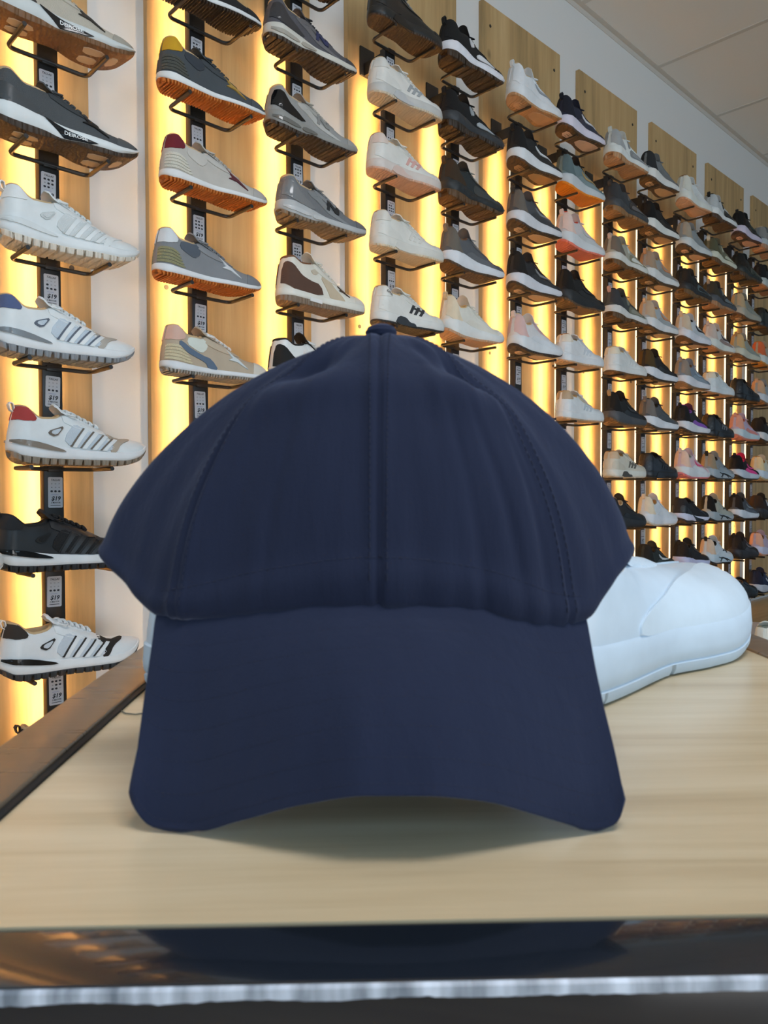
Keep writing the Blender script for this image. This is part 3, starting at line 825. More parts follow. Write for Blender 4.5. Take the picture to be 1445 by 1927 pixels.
def shoe(style, look, loc, rz, u, m, o, h=None, s=None, q=None, p=None, w=None, t=None, e=None, c='#c9ad85', tg=None, l=None, pull=None, label='', group=None, text=None, skip=(), scale=1.0):
    k = kit(style); sh = k['s']
    r = empty('sneaker', loc, rz)
    tag(r, label or look, 'shoe', group)
    r.scale = (scale,) * 3
    col = dict(u=u, h=h or u, s=s, q=q, p=p, w=w, t=t or u, e=e or u)
    fu, fm = FIN[style]
    up = use('upper', k['upper'], r, mat(u, fu))
    use('lining', k['lining'], r, mat(c, 'suede'))
    use('tongue', k['tongue'], r, mat(tg or u, 'mesh'))
    if 'laces' not in skip: use('laces', k['laces'], r, mat(l or u, 'lace'))
    ms = use('midsole', k['midsole'], r, mat(m, fm)); os_ = use('outsole', k['outsole'], r, mat(o, 'foam' if style == 'chunky' else 'rubber'))
    if pull: use('pull_tab', k['pull_tab'], r, mat(pull, 'lace'))
    for name, key, fin, me in k['panels']:
        cc = col.get(key)
        if cc is None or name in skip: continue
        par = os_ if name == 'sole_window' else ms if name in ('sole_wedge', 'heel_unit', 'sole_label', 'sole_emblem', 'heel_wrap') else up
        use(name, me, par, mat(cc, fin))
    if text == 'DEIROSE':
        if 'deirose' not in KIT: KIT['deirose'] = on_shoe_text(sh, 'DEIROSE', 1, sh.midd, .500, .33, .15, .42, -1.1)
        use('lettering', KIT['deirose'], ms, mat('#e8ecec', 'print'))
    if text == 'ORE':
        if 'ore' not in KIT: KIT['ore'] = on_shoe_text(sh, 'ORE', 1, sh.upd, .115, .80, .07, .13)
        use('lettering', KIT['ore'], up, mat('#4a4038', 'print'))
    return r

WH, OFF, BLK, CHAR, DG, MG, LG = '#e9ebea', '#dcd9d0', '#17181a', '#2a2c2f', '#44494d', '#74797c', '#a9adae'
GUM, BRN, TAN, DKB = '#c8742c', '#6b4a30', '#b48a66', '#2b221b'
# (post, row above eye level, style, look, colours, offset along the wall)
CATALOG = [
 (0, -1, 'court', 'white shoe toe poking in at the left photo edge beside the black trainer', dict(u=WH, m=WH, o=WH), .016),
 # first post
 (1, 4, 'wedge', 'pale greige runner with black lettered sole wedge and brown tread', dict(u='#b9b2a4', m='#cfd6d6', o='#7a5738', h='#3a3430', p=BLK, s='#3a3632', t='#a8a397', e='#c2bcb0', w='#cdb79a', text='DEIROSE'), .006),
 (1, 3, 'wedge', 'dark grey runner with white midsole and black lettered sole wedge', dict(u='#4b4f52', m='#dfe5e6', o='#3f3125', h='#3f4346', p=BLK, s=BLK, t='#53575a', e='#3d4144', w='#b9a486', text='DEIROSE', pull=BLK), .012),
 (1, 2, 'stripe', 'all-white chunky runner with four tonal side stripes', dict(u='#dfe5e6', m='#e2e8ea', o='#ded6c8', h='#e4e8e8', q='#d3d9da', s='#c9cfcf', t='#dfe4e4', e='#e4e8e8', p='#dce2e3', pull='#e6e8e6'), .018),
 (1, 1, 'stripe', 'white runner with denim blue heel and grey sole band', dict(u='#e3e8e9', m='#e6eaec', o='#8d9297', h='#56648a', q='#c5d2dd', s='#5b6472', t='#b3aca2', p='#84898d', pull='#e8e8e6'), .004),
 (1, 0, 'stripe', 'white runner with red heel and taupe stripes', dict(u='#e3e8e9', m='#e9ecee', o='#958878', h='#a8413f', q='#c8d3dc', s='#6d6358', t='#b5a796', p='#8d8174', pull='#e8e6e2'), .028),
 (1, -1, 'stripe', 'black runner with thick white midsole', dict(u='#222325', m='#e6eaec', o='#26282b', h='#26272a', q='#18191b', s='#101112', t='#2a2b2e', e='#2a2b2e', p='#101112', c='#1e1d1c', l='#1c1c1e', pull=BLK), .000),
 (1, -2, 'stripe', 'white runner with black heel, stripes and toe strap', dict(u='#e6eaec', m='#e9edef', o='#34383c', h='#35302c', q='#ccd5de', s='#26221f', t='#2b2724', p='#17181a', pull='#e8e6e2'), .006),
 (1, -3, 'stripe', 'black heel loop of a shoe half hidden by the table rail', dict(u='#d9dde0', m='#e0e4e6', o=CHAR, h='#2c2624', q=LG, s=BLK, t=BLK, p=BLK, pull='#2a2320'), .031),
 # second post
 (2, 5, 'retro', 'black low trainer with thin white midsole and dark tread', dict(u='#1d1e20', m='#dfe3e5', o='#33271c', h='#1d1e20', t='#222325'), -.010),
 (2, 4, 'retro', 'dark slate retro trainer with mustard heel and gum sole', dict(u='#454b50', m='#e2e6e6', o=GUM, h='#c79a22', p='#4a4b45', q='#363c44', t='#4c5257', s='#b08e45', e='#3f454a'), .000),
 (2, 3, 'retro', 'pale grey retro trainer with burgundy heel and gum sole', dict(u='#bdb9b2', m='#e2e4e4', o=GUM, h='#6d1f2c', p='#cfcbbd', q='#c6c2bb', t='#b0aeaa', s='#5a2731', e='#c3c0ba'), .004),
 (2, 2, 'retro', 'mid grey retro trainer with white heel tab and olive heel stripes', dict(u='#83868a', m='#dfe3e6', o=GUM, h='#d9dde0', p='#8c8a68', q='#565e69', t='#7b7f84', s='#d5dadd', e='#8a8d91'), -.016),
 (2, 1, 'retro', 'beige retro trainer with pink heel and slate blue side wave', dict(u='#b8a893', m='#dfe3e6', o='#a5a29b', h='#d8b3a3', p='#cfc3a2', q='#d6dcd3', w='#5f7085', t='#d8d3c6', s='#cfd8db', e='#c2b29c', l='#e8e8e6'), .000),
 # third post
 (3, 6, 'dad', 'taupe shoe above the third post, mostly cropped by the photo top', dict(u='#6d655c', m='#59504a', o='#4a3726', h='#5a5048'), -.020),
 (3, 5, 'dad', 'charcoal running shoe with big N emblem and cream midsole', dict(u='#55545a', m='#cfcdc4', o='#463a30', h='#3a3a3e', s='#32365a', q='#6a696d', p='#a9a59c', t='#45454a', e='#6d6b6c', l=CHAR), -.004),
 (3, 4, 'dad', 'silver grey running shoe with glossy black heel panel', dict(u='#9a9a98', m='#93938f', o='#44382e', h='#101114', s='#8a8a88', q='#b9b8b4', p='#6f6e6a', t='#a3a3a0', e='#b0aea8', l='#b9b5ab'), -.002),
 (3, 3, 'dad', 'ash grey running shoe with black N emblem and pale sole', dict(u='#75777a', m='#b9bcbd', o='#8a7a66', h='#7e8082', s='#25272a', q='#85888a', p='#c9cccd', t='#6c6e71', e='#8c8e90', l='#9a9c9d'), .030),
 (3, 2, 'mid', 'high cream trainer with brown heel panel and label on its sole', dict(u='#e2ded2', m='#e6e4da', o='#83705e', h='#5b4236', q='#c9bda9', w='#c8b69c', p='#e9e9e6', s='#4a3a30', t='#dfdcd2', c='#7a5236'), .026),
 (3, 1, 'mid', 'white trainer with black lining peeking over the cap', dict(u='#e6e8e6', m='#e6e8e6', o='#8a8378', h='#1e1f20', c='#1b1a19', tg='#1b1a19', q='#e0e2e0', p='#e6e8e6', s=BLK), .000),
 # fourth post
 (4, 6, 'court', 'black leather skate shoe with white crackle print collar', dict(u='#1b1c1d', m='#242424', o='#3a2b1e', q='#1f2021', p='#1a1a1a', l='#8f9498', c='#3a3a3a'), -.004),
 (4, 5, 'court', 'white court shoe with grey bar emblem', dict(u='#e4e3de', m='#c9c9c6', o='#d6c6ae', s='#a3a7aa', p='#c2c4c6', q='#e0dfda', h='#dcdad4'), -.004),
 (4, 4, 'court', 'white court shoe with pink bar emblem and pink tread', dict(u='#e3e2dc', m='#dcd2cb', o='#e0b49c', s='#dcaea6', p='#dcc4ba', q='#e0dfda', h='#e0d0c6'), -.010),
 (4, 3, 'court', 'plain all-white court shoe with cream tread', dict(u='#e4e3dc', m='#e0ded6', o='#e3d2b6', s='#dedcd5', p='#e0ded6', q='#e0dfd8', h='#dddbd3'), .002),
 (4, 2, 'court', 'white court shoe with black bar emblem and black sole edge', dict(u='#e6e5df', m='#e4e4e0', o='#2c2e30', s='#34363a', p='#3a3d41', q='#e3e2dc', h='#e0dfd8', text='ORE'), .004),
 # fifth post
 (5, 6, 'wavy', 'black knit trainer with jagged white midsole and white tick', dict(u='#19191b', m='#e4e6ee', o='#3a2c1f', s='#d8dadf', h='#161617', t='#1c1c1e', pull=BLK, c='#1a1a1a'), .000),
 (5, 5, 'wavy', 'all-black trainer with thin pale tick', dict(u='#17181a', m='#34373b', o='#33271c', s='#a2aab0', h='#131314', t='#24262a', pull=BLK, c='#151515'), .000),
 (5, 4, 'wavy', 'black green trail shoe with deep lugged brown tread', dict(u='#2b3133', m='#272b2d', o='#5c4228', q='#394144', h='#3a2c1e', t='#2c3032', pull='#4a3a26', l='#8a9392', c='#1a1815'), .000),
 (5, 3, 'knit', 'slate grey runner with white midsole and tall tongue', dict(u='#5b5e63', m='#e0e4ea', o='#4a3624', q='#66696e', h='#6a645c', t='#5f6267', l='#9a9da0', pull='#7d7468', c='#6b4b33'), .006),
 (5, 2, 'knit', 'cream white runner with tan sole and upright heel tab', dict(u='#e4e2d8', m='#e4e6e4', o='#c79e7d', q='#e0dcd0', h='#e3d3b8', t='#e6e6e0', pull='#e0c9a2', c='#d8b47e'), .004),
 # sixth post
 (6, 6, 'knit', 'white runner with smooth tan tread on top of the post', dict(u='#e2e6ea', m='#e2e6ea', o='#c09368', q='#dfe3e8', h='#dfe2e6', s='#9aa0a8', pull='#dfe3e6', w='#cfa27a'), -.004),
 (6, 5, 'knit', 'black runner with bulky white midsole and round white badge', dict(u='#1e2022', m='#e2e6ea', o='#4a351f', q='#232527', h='#151516', s='#d9dde0', t='#26282a', pull=BLK, w='#a9845c', c='#151515'), .000),
 (6, 4, 'knit', 'dark grey runner with brown heel tread and tan arch', dict(u='#4d4f53', m='#d9dbe0', o='#3c2d1e', q='#3b3d41', h='#6a625a', s='#85888c', pull='#4a4038', w='#d8b48c', c='#2a241e'), .000),
 (6, 3, 'knit', 'black runner with wavy white midsole and tan arch', dict(u='#2a2a2c', m='#d9dce4', o='#3f3020', q='#36373a', h='#1c1917', s='#8a8c8e', pull='#1c1917', w='#d8b48c', c='#1a1613'), .000),
 (6, 2, 'knit', 'white runner with dusty pink collar and black heel tread', dict(u='#dfdfe0', m='#e2e6ea', o='#3a2f29', q='#dfe3e8', h='#d9b8b4', e='#d9b4b4', pull='#e8d6cc', w='#dcb894', c='#d8b98e'), .006),
 # seventh post
 (7, 6, 'knit', 'navy knit runner with lavender white sole and white tick', dict(u='#1f2438', m='#d9d6e6', o='#4a3725', q='#2b3044', h='#1a1c28', s='#e0e2ea', t='#3a3c48', pull='#1a1c28', w='#d8b9a4', c='#14141a'), .000),
 (7, 5, 'knit', 'sea grey runner with bright orange tread', dict(u='#6f8488', m='#c6cdd2', o='#f08a14', q='#7c8f94', h='#5c6e72', s='#b79a6a', c='#121212', tg='#121212', l='#141414'), .002),
 (7, 4, 'knit', 'blush grey runner with coral tread and red lining', dict(u='#d6cfcf', m='#d9dde0', o='#ee7f68', q='#c9cccd', h='#e6c9bd', s='#bfc4c6', t='#d9d3d3', pull='#ecd6ca', c='#d9482c', e='#e2c2c2'), .004),
 (7, 3, 'knit', 'matt black runner with black sole behind a white-soled one', dict(u='#1a1a1b', m='#26282a', o='#5a442c', q='#242628', h='#141312', s='#303336', c='#100f0e'), .004),
 (7, 2, 'court', 'white low shoe with curved side stitching', dict(u='#e4e6e8', m='#e2e6ea', o='#d2b08e', q='#e0e2e4', h='#e6dccb', s='#d3d9df', c='#8a6a42'), .002),
 (7, 1, 'court', 'white low shoe with tan collar beside the cap', dict(u='#e2e6e8', m='#e2e6e8', o='#c9ad90', q='#dfe3e6', h='#b8a488', s='#c3ccd2', c='#c9a06a', e='#cfc3ae'), .004),
 # eighth post
 (8, 6, 'wavy', 'white and grey trainer with ridged tan sole', dict(u='#dfe3e1', m='#dfe3e1', o='#b58a62', q='#8b9094', h='#a5a8aa', s='#8f9498', pull='#d9ddd9', t='#e0e4e2', c='#b9a68a'), .000),
 (8, 5, 'wavy', 'charcoal trainer with ridged tan sole', dict(u='#3b3e42', m='#3e4246', o='#8f6a42', q='#2b2e32', h='#37393c', s='#5b6064', t='#303338', pull='#3a3a3a', c='#1a1a1a'), .000),
 (8, 4, 'wavy', 'white and olive grey trainer with brown ridged sole', dict(u='#a7a698', m='#d9dad4', o='#6b4c2a', q='#8c8872', h='#6c655c', s='#d6d8d0', pull='#d8b9a4', t='#d3d5cd', c='#b59a72'), .002),
 (8, 3, 'wavy', 'dark slate trainer with white wave sole and pink heel loop', dict(u='#464a4a', m='#d9d9d6', o='#5c4124', q='#7a7b6c', h='#3a3c40', s='#8a8c80', pull='#d3a898', t='#c3c6c0', c='#1c1814'), .000),
 (8, 2, 'court', 'plain white leather shoe with brown tread', dict(u='#e2e4e2', m='#e2e4e2', o='#6b4f30', q='#dfe1df', h='#e6dcc6', s='#dadcda', c='#c6a878'), .004),
 (8, 1, 'knit', 'black runner with graphite sole and tan heel loop', dict(u='#1c1d1f', m='#4a4d52', o='#6b5134', q='#26282b', h='#151515', s='#3a3c40', pull='#b49468', c='#141210'), .004),
 (8, 0, 'court', 'cream shoe with three grey bars and notched sole', dict(u='#d6d0c0', m='#dfded4', o='#d6cfc0', q='#cfc8b6', h='#cdb595', s='#68635a', p='#4b463f', c='#8f6a3c', e='#e0dccf'), .004),
 (8, -1, 'knit', 'black shoe toe showing past the right edge of the cap', dict(u='#26282b', m='#2c2f33', o='#26221e', q='#1e2023', h='#1a1a1a', t='#2e3135'), .004),
 # ninth post
 (9, 6, 'knit', 'grey runner with white midsole and black collar panel', dict(u='#777c7f', m='#dfe1de', o='#4a3724', q='#6b7073', h='#2a2c2e', t='#6b6f72', w='#c9a67e', c='#1a1a1a'), .000),
 (9, 5, 'knit', 'black mesh runner with white midsole', dict(u='#151516', m='#dfe1dc', o='#4a3622', h='#101010', w='#c29a70', c='#100f0e', q='#1c1c1d', pull=BLK), .000),
 (9, 4, 'knit', 'grey beige runner with orange flash and white toe sole', dict(u='#a09f9c', m='#dcdedd', o='#4a3824', q='#8f8f8c', h='#a38c76', s='#c98c62', pull='#b9906a', w='#d0ab80', c='#b08a55', t='#a8a7a4'), .002),
 (9, 3, 'knit', 'pale grey runner with orange flash', dict(u='#b3b8ba', m='#dfe1e2', o='#4a3824', q='#a2a8aa', h='#c6ac90', s='#d08e62', pull='#cdb190', w='#d0ab80', c='#b98c50', t='#b6babb'), .000),
 (9, 2, 'knit', 'black runner with thick white rocker sole', dict(u='#1f1f1f', m='#dfe3ea', o='#3a2c1e', q='#252525', h='#4a3a1c', w='#c9a67e', c='#121110'), .000),
 (9, 1, 'knit', 'graphite runner with chunky white sole and grey heel tab', dict(u='#53585c', m='#e4e8ee', o='#4a4038', q='#4a4f53', h='#77706a', t='#5b6064', pull='#77706a', w='#cdb394', c='#111111', l=CHAR), .010),
 (9, 0, 'court', 'all-black trainer with small yellow tongue mark', dict(u='#23262c', m='#23252a', o='#2a2420', q='#2a2e36', h='#1c1a1a', p='#23252a', s='#25282d', c='#14120f', tg='#2a2418'), .006),
 (9, -1, 'knit', 'plain white trainer with thick smooth sole', dict(u='#e2e6ea', m='#e4e8ee', o='#d9cdbb', q='#dfe3e8', h='#ecdcc2', pull='#ecd9bd', c='#b08a5a'), .004),
 (9, -2, 'knit', 'black green trainer with white collar flash above the white shoe', dict(u='#2a3130', m='#2e3434', o='#26221e', q='#3a4444', h='#1c1e1d', s='#d9dde0', c='#1a1512'), .000),
 # tenth post
 (10, 6, 'knit', 'smooth white trainer topping the post', dict(u='#dfe5e6', m='#dfe3dd', o='#d3a27e', q='#d3d9db', h='#d9d9cf', w='#dcae8a', c='#8a6a48'), .000),
 (10, 5, 'knit', 'light grey trainer with dark heel tread and pink forefoot', dict(u='#8f9699', m='#cfd3d3', o='#4a3826', q='#868d90', h='#a89a88', w='#dcae88', t='#9aa0a2', c='#6b5a44'), .002),
 (10, 4, 'wavy', 'black trainer with glossy teal side plate', dict(u='#202426', m='#26282a', o='#6b4e2a', q='#4d6168', h='#1c1a18', s='#1c1f21', pull=BLK, c='#121110'), .000),
 (10, 3, 'knit', 'white grey trainer with curved black side patch', dict(u='#ccd2d8', m='#e0e2ea', o='#5a3f28', s='#1e2022', q='#c3cad0', h='#d3c0a8', pull='#cdb79c', w='#d6ae88', c='#141210'), .004),
 (10, 2, 'knit', 'blue grey trainer with thick white sole', dict(u='#7e8b9a', m='#e0e2ea', o='#8a6a4c', s='#9fb2c0', q='#8d9aa6', h='#8f857c', pull='#8f857c', w='#d6ae88', c='#6b4d30'), .000),
 (10, 1, 'knit', 'black runner with purple collar and white sole', dict(u='#22262c', m='#dfe3ea', o='#3a2f28', q='#8a54b4', h='#171719', c='#8a54b4', tg='#5c2a48', pull=BLK), .000),
 (10, 0, 'knit', 'pastel pink runner with coral heel sole', dict(u='#e0c4cc', m='#e0e6ea', o='#df7f86', s='#e85a86', q='#e0e4e8', h='#ecc8b2', pull='#e6ccc0', c='#b9b4ac', t='#e2d6dc'), .004),
 (10, -1, 'wedge', 'black runner with white sole and black sole wedge', dict(u='#202228', m='#d9dcf0', o='#3a2f28', p='#1b1d22', h='#1a1b1f', t='#26282e', c='#121110', s='#3a4250'), -.008),
 (10, -2, 'wavy', 'black trainer with lavender white wave sole', dict(u='#202327', m='#cfd2f2', o='#c3c6e6', h='#1c1817', t='#1e2125', q=None, c='#3a2e22', pull=BLK), .004),
 # eleventh post
 (11, 6, 'wavy', 'silver and white trainer with black loops', dict(u='#c3c8ca', m='#dfe3e3', o='#4a3422', q='#232528', h='#b9bec0', s='#2a2c30', pull='#1a1a1a', l='#2a2c30', c='#26221e'), .000),
 (11, 5, 'wavy', 'olive and cream trainer with jagged brown sole', dict(u='#6d6c58', m='#cfd0be', o='#5c4020', q='#6d6f5c', h='#55543e', s='#b5b8a4', pull='#cfcab6', t='#7b7c6a', c='#1c1a16'), .000),
 (11, 4, 'wavy', 'dark charcoal trainer with flat tan tread', dict(u='#303438', m='#4a4e54', o='#a87c56', q='#23262a', h='#3a3428', s='#6d777a', pull='#8a8478', c='#16130f'), .004),
 (11, 3, 'knit', 'white and mauve trainer with dark sole triangle', dict(u='#d6d3d0', m='#dde0d9', o='#b98c66', q='#93807a', h='#cbb9ae', s='#4a3a38', pull='#cbb9ae', c='#6b5440'), .000),
 (11, 2, 'court', 'white leather trainer with low tan tread', dict(u='#dfe6e8', m='#e0e6ea', o='#b98f6a', q='#dbe3e6', h='#e6dcc6', s='#cfd8dc', c='#8a6a2c'), .000),
 (11, 1, 'court', 'black textured trainer with small white toe mark', dict(u='#1a1b1d', m='#1e1f22', o='#26221e', q='#232528', h='#15110e', s='#6d6f72', p='#1e1f22', c='#110f0d', pull='#4a3520'), .000),
 (11, 0, 'roo', 'grey trainer with leaping animal mark on its pale sole', dict(u='#8c979e', m='#a9b5bd', o='#2b2826', q='#98a3aa', h='#9c8b72', s='#1e2226', t='#8f9aa0', c='#1a1714', pull=BLK), .002),
 (11, -1, 'roo', 'stone and black trainer with leaping animal mark', dict(u='#b3b3a6', m='#aab5bb', o='#2b2826', q='#aeb0a4', h='#131212', s='#22282a', t='#b3b4aa', c='#14120f'), .000),
 (11, -2, 'roo', 'white trainer with leaping animal mark and black heel tab', dict(u='#d9e2e8', m='#cbdde8', o='#26282b', q='#d6e0e6', h='#e2c8ae', s='#1c2226', c='#141414', pull=BLK), .000),
 (11, -3, 'knit', 'bulky black shoe low on the wall behind the white shoe toe', dict(u='#202629', m='#1e2226', o='#1b1b1b', q='#2a3236', h='#2a231c', s='#5a6a70', c='#8a5c38', pull='#1a1817'), .004),
 # twelfth post
 (12, 6, 'knit', 'black trainer with lavender cut-out sole', dict(u='#15181a', m='#cfc8dc', o='#4a3028', s='#3a4a46', h='#101011', w='#d8a890', q='#1c2022', pull=BLK, c='#111111'), .000),
 (12, 5, 'wavy', 'black trainer with dark green sheen', dict(u='#1e2624', m='#232a28', o='#4a3620', q='#2c3a36', h='#171a19', pull=BLK, c='#101010'), .000),
 (12, 4, 'knit', 'olive grey runner with matching grey cut-out sole', dict(u='#8a8f86', m='#a9a698', o='#5c3f24', q='#8a8f88', h='#b59f7c', w='#d0a880', c='#2a2018'), .000),
 (12, 3, 'knit', 'sage grey runner with cream cut-out sole', dict(u='#9aa098', m='#c9c9b8', o='#6b4a2c', q='#8f968e', h='#c6a878', w='#d8ac84', c='#9a6c38', pull='#a88656'), .000),
 (12, 2, 'court', 'glossy black trainer with white side dot', dict(u='#17171a', m='#191a1d', o='#33281c', q='#1e1f22', h='#130f0c', s='#26282b', p='#1b1c1f', c='#0f0d0b', pull=BLK), .000),
 (12, 1, 'knit', 'lavender and coral pink runner', dict(u='#c3b4cc', m='#c9dbe4', o='#dd8d7c', q='#dd8a80', h='#e6a48c', pull='#e6a48c', c='#c9674c', e='#d09a9c'), .000),
 (12, 0, 'knit', 'black runner with hot pink collar and side flash', dict(u='#17141c', m='#cbd5e2', o='#26211f', q='#ea3f92', h='#141113', c='#ea2f5c', tg='#ea2f5c', pull=BLK, s='#ea4f9a'), .000),
 (12, -1, 'knit', 'steel grey runner with black collar and white sole', dict(u='#4d5158', m='#dbe3ec', o='#33302e', q='#5a6068', h='#241c17', s='#8f959a', pull='#171514', c='#14100e'), .000),
 (12, -2, 'knit', 'dull black trainer with dark midsole', dict(u='#2a2628', m='#2c2a2e', o='#1e1c1b', q='#353336', h='#1e1816', s='#6d737c', pull=BLK, c='#1e1512'), .002),
 (12, -3, 'court', 'low black shoe on the lowest shelf near the floor', dict(u='#1e2428', m='#1c2024', o='#171717', q='#262e33', h='#3a2d20', p='#1c2024', c='#8a5c38', pull='#1a1817'), .002),
 # thirteenth post
 (13, 6, 'wavy', 'blue grey patterned shoe cut by the right photo edge', dict(u='#7c858c', m='#b9c0c4', o='#b58a6c', q='#8d969c', h='#8a8a88'), .000),
 (13, 5, 'knit', 'black shoe with grey tongue cut by the right photo edge', dict(u='#23282a', m='#b9c0bd', o='#a87c5c', h='#17181a', pull=BLK, c='#121110'), .000),
 (13, 4, 'court', 'green black domed shoe cut by the right photo edge', dict(u='#1c2420', m='#1a1e1c', o='#4a3620', h='#171a18', c='#0f0f0e'), .000),
 (13, 3, 'knit', 'beige shoe with red orange heel cut by the right photo edge', dict(u='#a9a394', m='#cfd6d2', o='#c98e3c', h='#c9663c', c='#a8783c', q='#9a9486'), .000),
 (13, 2, 'knit', 'pale grey shoe with tan heel cut by the right photo edge', dict(u='#9aa4aa', m='#cdd3da', o='#8a6a4c', h='#cba684', pull='#cba684', c='#6b5440'), .000),
 (13, 1, 'knit', 'black shoe with white sole cut by the right photo edge', dict(u='#1e1c1c', m='#d6d9dc', o='#3a2c20', h='#1a1512', c='#17120f', q='#2a2a2c'), .000),
 (13, 0, 'knit', 'cream shoe cut by the right photo edge beside the hot pink one', dict(u='#dcd6c4', m='#d6e2ee', o='#c9b890', h='#ecd3a2', c='#b8803a', q='#d9d6cc'), .000),
 (13, -1, 'wavy', 'dark shoe with white patch cut by the right photo edge', dict(u='#262426', m='#2c2c30', o='#26221e', h='#33241a', s='#d6d9dc', c='#1c1512'), .000),
 (13, -2, 'knit', 'lilac and peach shoe cut by the right photo edge', dict(u='#c9b9cf', m='#d6d6ec', o='#e0a88c', h='#ecb79c', c='#a06a4a'), .000),
 (13, -3, 'knit', 'navy shoe with white midsole cut by the right photo edge', dict(u='#1c2a4a', m='#c9ccd6', o='#23242a', h='#1a2138', c='#1a1a1e', s='#d9dce4'), .000),
]
WHERE = {0: 'left edge'}
NTH = ['', 'topmost', 'second', 'third', 'fourth', 'fifth', 'sixth', 'seventh', 'eighth', 'ninth', 'lowest']
per_post = {}
for c, k, *_ in CATALOG: per_post.setdefault(c, []).append(k)
for c, k, style, look, colors, dx in CATALOG:
    kind = STYLES[style]
    s0 = post_s(c) + dx - kind['L'] / 2
    loc = wall_pt(s0, .117 if c == 0 else .072, ROW0 + k * ROWH + (.0080 if style in ('knit', 'wedge') else .0050))
    order = sorted(per_post[c], reverse=True).index(k) + 1
    label = look
    if 1 <= c <= 12 and not any(w in look for w in ('photo top', 'table rail', 'over the cap', 'topping the post', 'edge of the cap')) and len(look.split()) <= 10:
        nth = 'topmost' if order == 1 else 'lowest' if k == min(per_post[c]) else NTH[order] + ' down'
        label = f'{look}, {nth} on the {ORD[c]} post'
    shoe(style, look, loc, WALL_ROT, label=label, group='shoes on the backlit shoe wall', **colors)

# ------------------------------------------------------------------ display table in front of the camera
H_TABLE = -.138
TROT = math.radians(1.5)
TAB = empty('display_table', (0, .2370, Z_FLOOR), TROT)
tag(TAB, 'low display table with pale oak top and black metal rim, under the cap', 'table')
zt_ = H_TABLE - Z_FLOOR                            # table top height above the floor
TX0, TX1, TY1 = -.1635, .3240, .74
LIP = .0035
MB().box((TX0 - .002, -.001, zt_ - .018), (TX1 + .002, TY1 + .002, zt_)).build('table_top', TABLE_WOOD, TAB, False)
m, nt, b = nodes_of('satin_black_metal')
b.inputs['Base Color'].default_value = (.27, .205, .145, 1)
b.inputs['Metallic'].default_value = .55
n = tex(nt, 'ShaderNodeTexNoise', coords(nt, (14, 240, 14)), Scale=1.0, Detail=5.0)
mr = nt.nodes.new('ShaderNodeMapRange'); mr.inputs['To Min'].default_value = .20; mr.inputs['To Max'].default_value = .42
nt.links.new(n.outputs['Fac'], mr.inputs['Value']); nt.links.new(mr.outputs['Result'], b.inputs['Roughness'])
RAIL = m
m, nt, b = nodes_of('gloss_black_metal')
b.inputs['Base Color'].default_value = (.010, .014, .021, 1)
b.inputs['Roughness'].default_value = .16
b.inputs['Coat Weight'].default_value = .4
n = tex(nt, 'ShaderNodeTexNoise', coords(nt), Scale=60.0, Detail=6.0)
bump(nt, b, n.outputs['Fac'], .05, .0006)
RAIL_FRONT = m
RW = .0370
def rail(name, lo, hi, m, bev=.0016): return MB().box(lo, hi, bev).build(name, m, TAB)
rail('rim_rail', (TX0 - RW, -.033, zt_ - .045), (TX0, TY1 + RW, zt_ + LIP), RAIL)
rail('rim_rail', (TX1, -.031, zt_ - .045), (TX1 + .037, TY1 + RW, zt_ + .0022), RAIL)
MB().box((TX0 + .0001, .001, zt_ + .0001), (TX0 + .0042, TY1 - .001, zt_ + .0016), .0003).build('rim_shadow_strip', simple('shadow_black', (.008, .008, .009), .7), TAB)  # black strip put in for the dark shadow gap beside the left rail
rail('rim_rail', (TX0, TY1, zt_ - .045), (TX1, TY1 + RW, zt_ + LIP), RAIL)
rail('rim_rail', (TX0, -.0317, zt_ - .060), (TX1, 0, zt_ - .0004), RAIL_FRONT, .0028)
n = 240; ev = []; ef = []                          # the rim's chipped front edge with the window glint painted on, an uneven strip
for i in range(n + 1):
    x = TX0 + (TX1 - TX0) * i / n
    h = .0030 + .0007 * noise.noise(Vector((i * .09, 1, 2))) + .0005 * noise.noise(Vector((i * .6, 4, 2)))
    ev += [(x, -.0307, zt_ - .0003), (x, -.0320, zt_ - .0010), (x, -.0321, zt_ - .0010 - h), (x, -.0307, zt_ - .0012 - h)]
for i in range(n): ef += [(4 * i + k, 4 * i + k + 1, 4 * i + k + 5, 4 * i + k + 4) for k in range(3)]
m, nt, b = nodes_of('worn_metal_glint')
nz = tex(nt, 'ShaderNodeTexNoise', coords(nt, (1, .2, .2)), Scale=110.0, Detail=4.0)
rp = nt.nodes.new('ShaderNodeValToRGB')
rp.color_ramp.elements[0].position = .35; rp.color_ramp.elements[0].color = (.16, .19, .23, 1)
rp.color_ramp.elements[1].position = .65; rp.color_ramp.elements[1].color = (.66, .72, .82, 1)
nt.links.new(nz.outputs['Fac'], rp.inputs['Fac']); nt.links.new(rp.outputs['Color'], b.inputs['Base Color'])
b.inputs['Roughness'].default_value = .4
MB().add(ev, ef).build('worn_edge_glint', m, TAB, False)
for x, y in ((TX0 - RW, -.033), (TX1 - .0065, -.031), (TX0 - RW, TY1), (TX1 - .0065, TY1)):
    MB().box((x + .001, y + .001, 0), (x + RW - .001, y + RW - .001, zt_ - .046), .001).build('leg', RAIL, TAB)
# a stray fibre lying on the wood
fib = MB().tube([at(*p) + Vector((0, 0, .0009)) for p in ((226, 1338, .4655), (236, 1345, .459), (255, 1347, .4575), (275, 1344, .4605))], .0004, 5)
for p in range(len(fib.v)): fib.v[p] = (fib.v[p][0], fib.v[p][1], max(H_TABLE + .0001, min(fib.v[p][2], H_TABLE + .0012)))
tag(fib.build('fibre', simple('grey_fibre', (.16, .15, .12), .8)), 'thin grey fibre on the wood beside the left table rail', 'fibre')

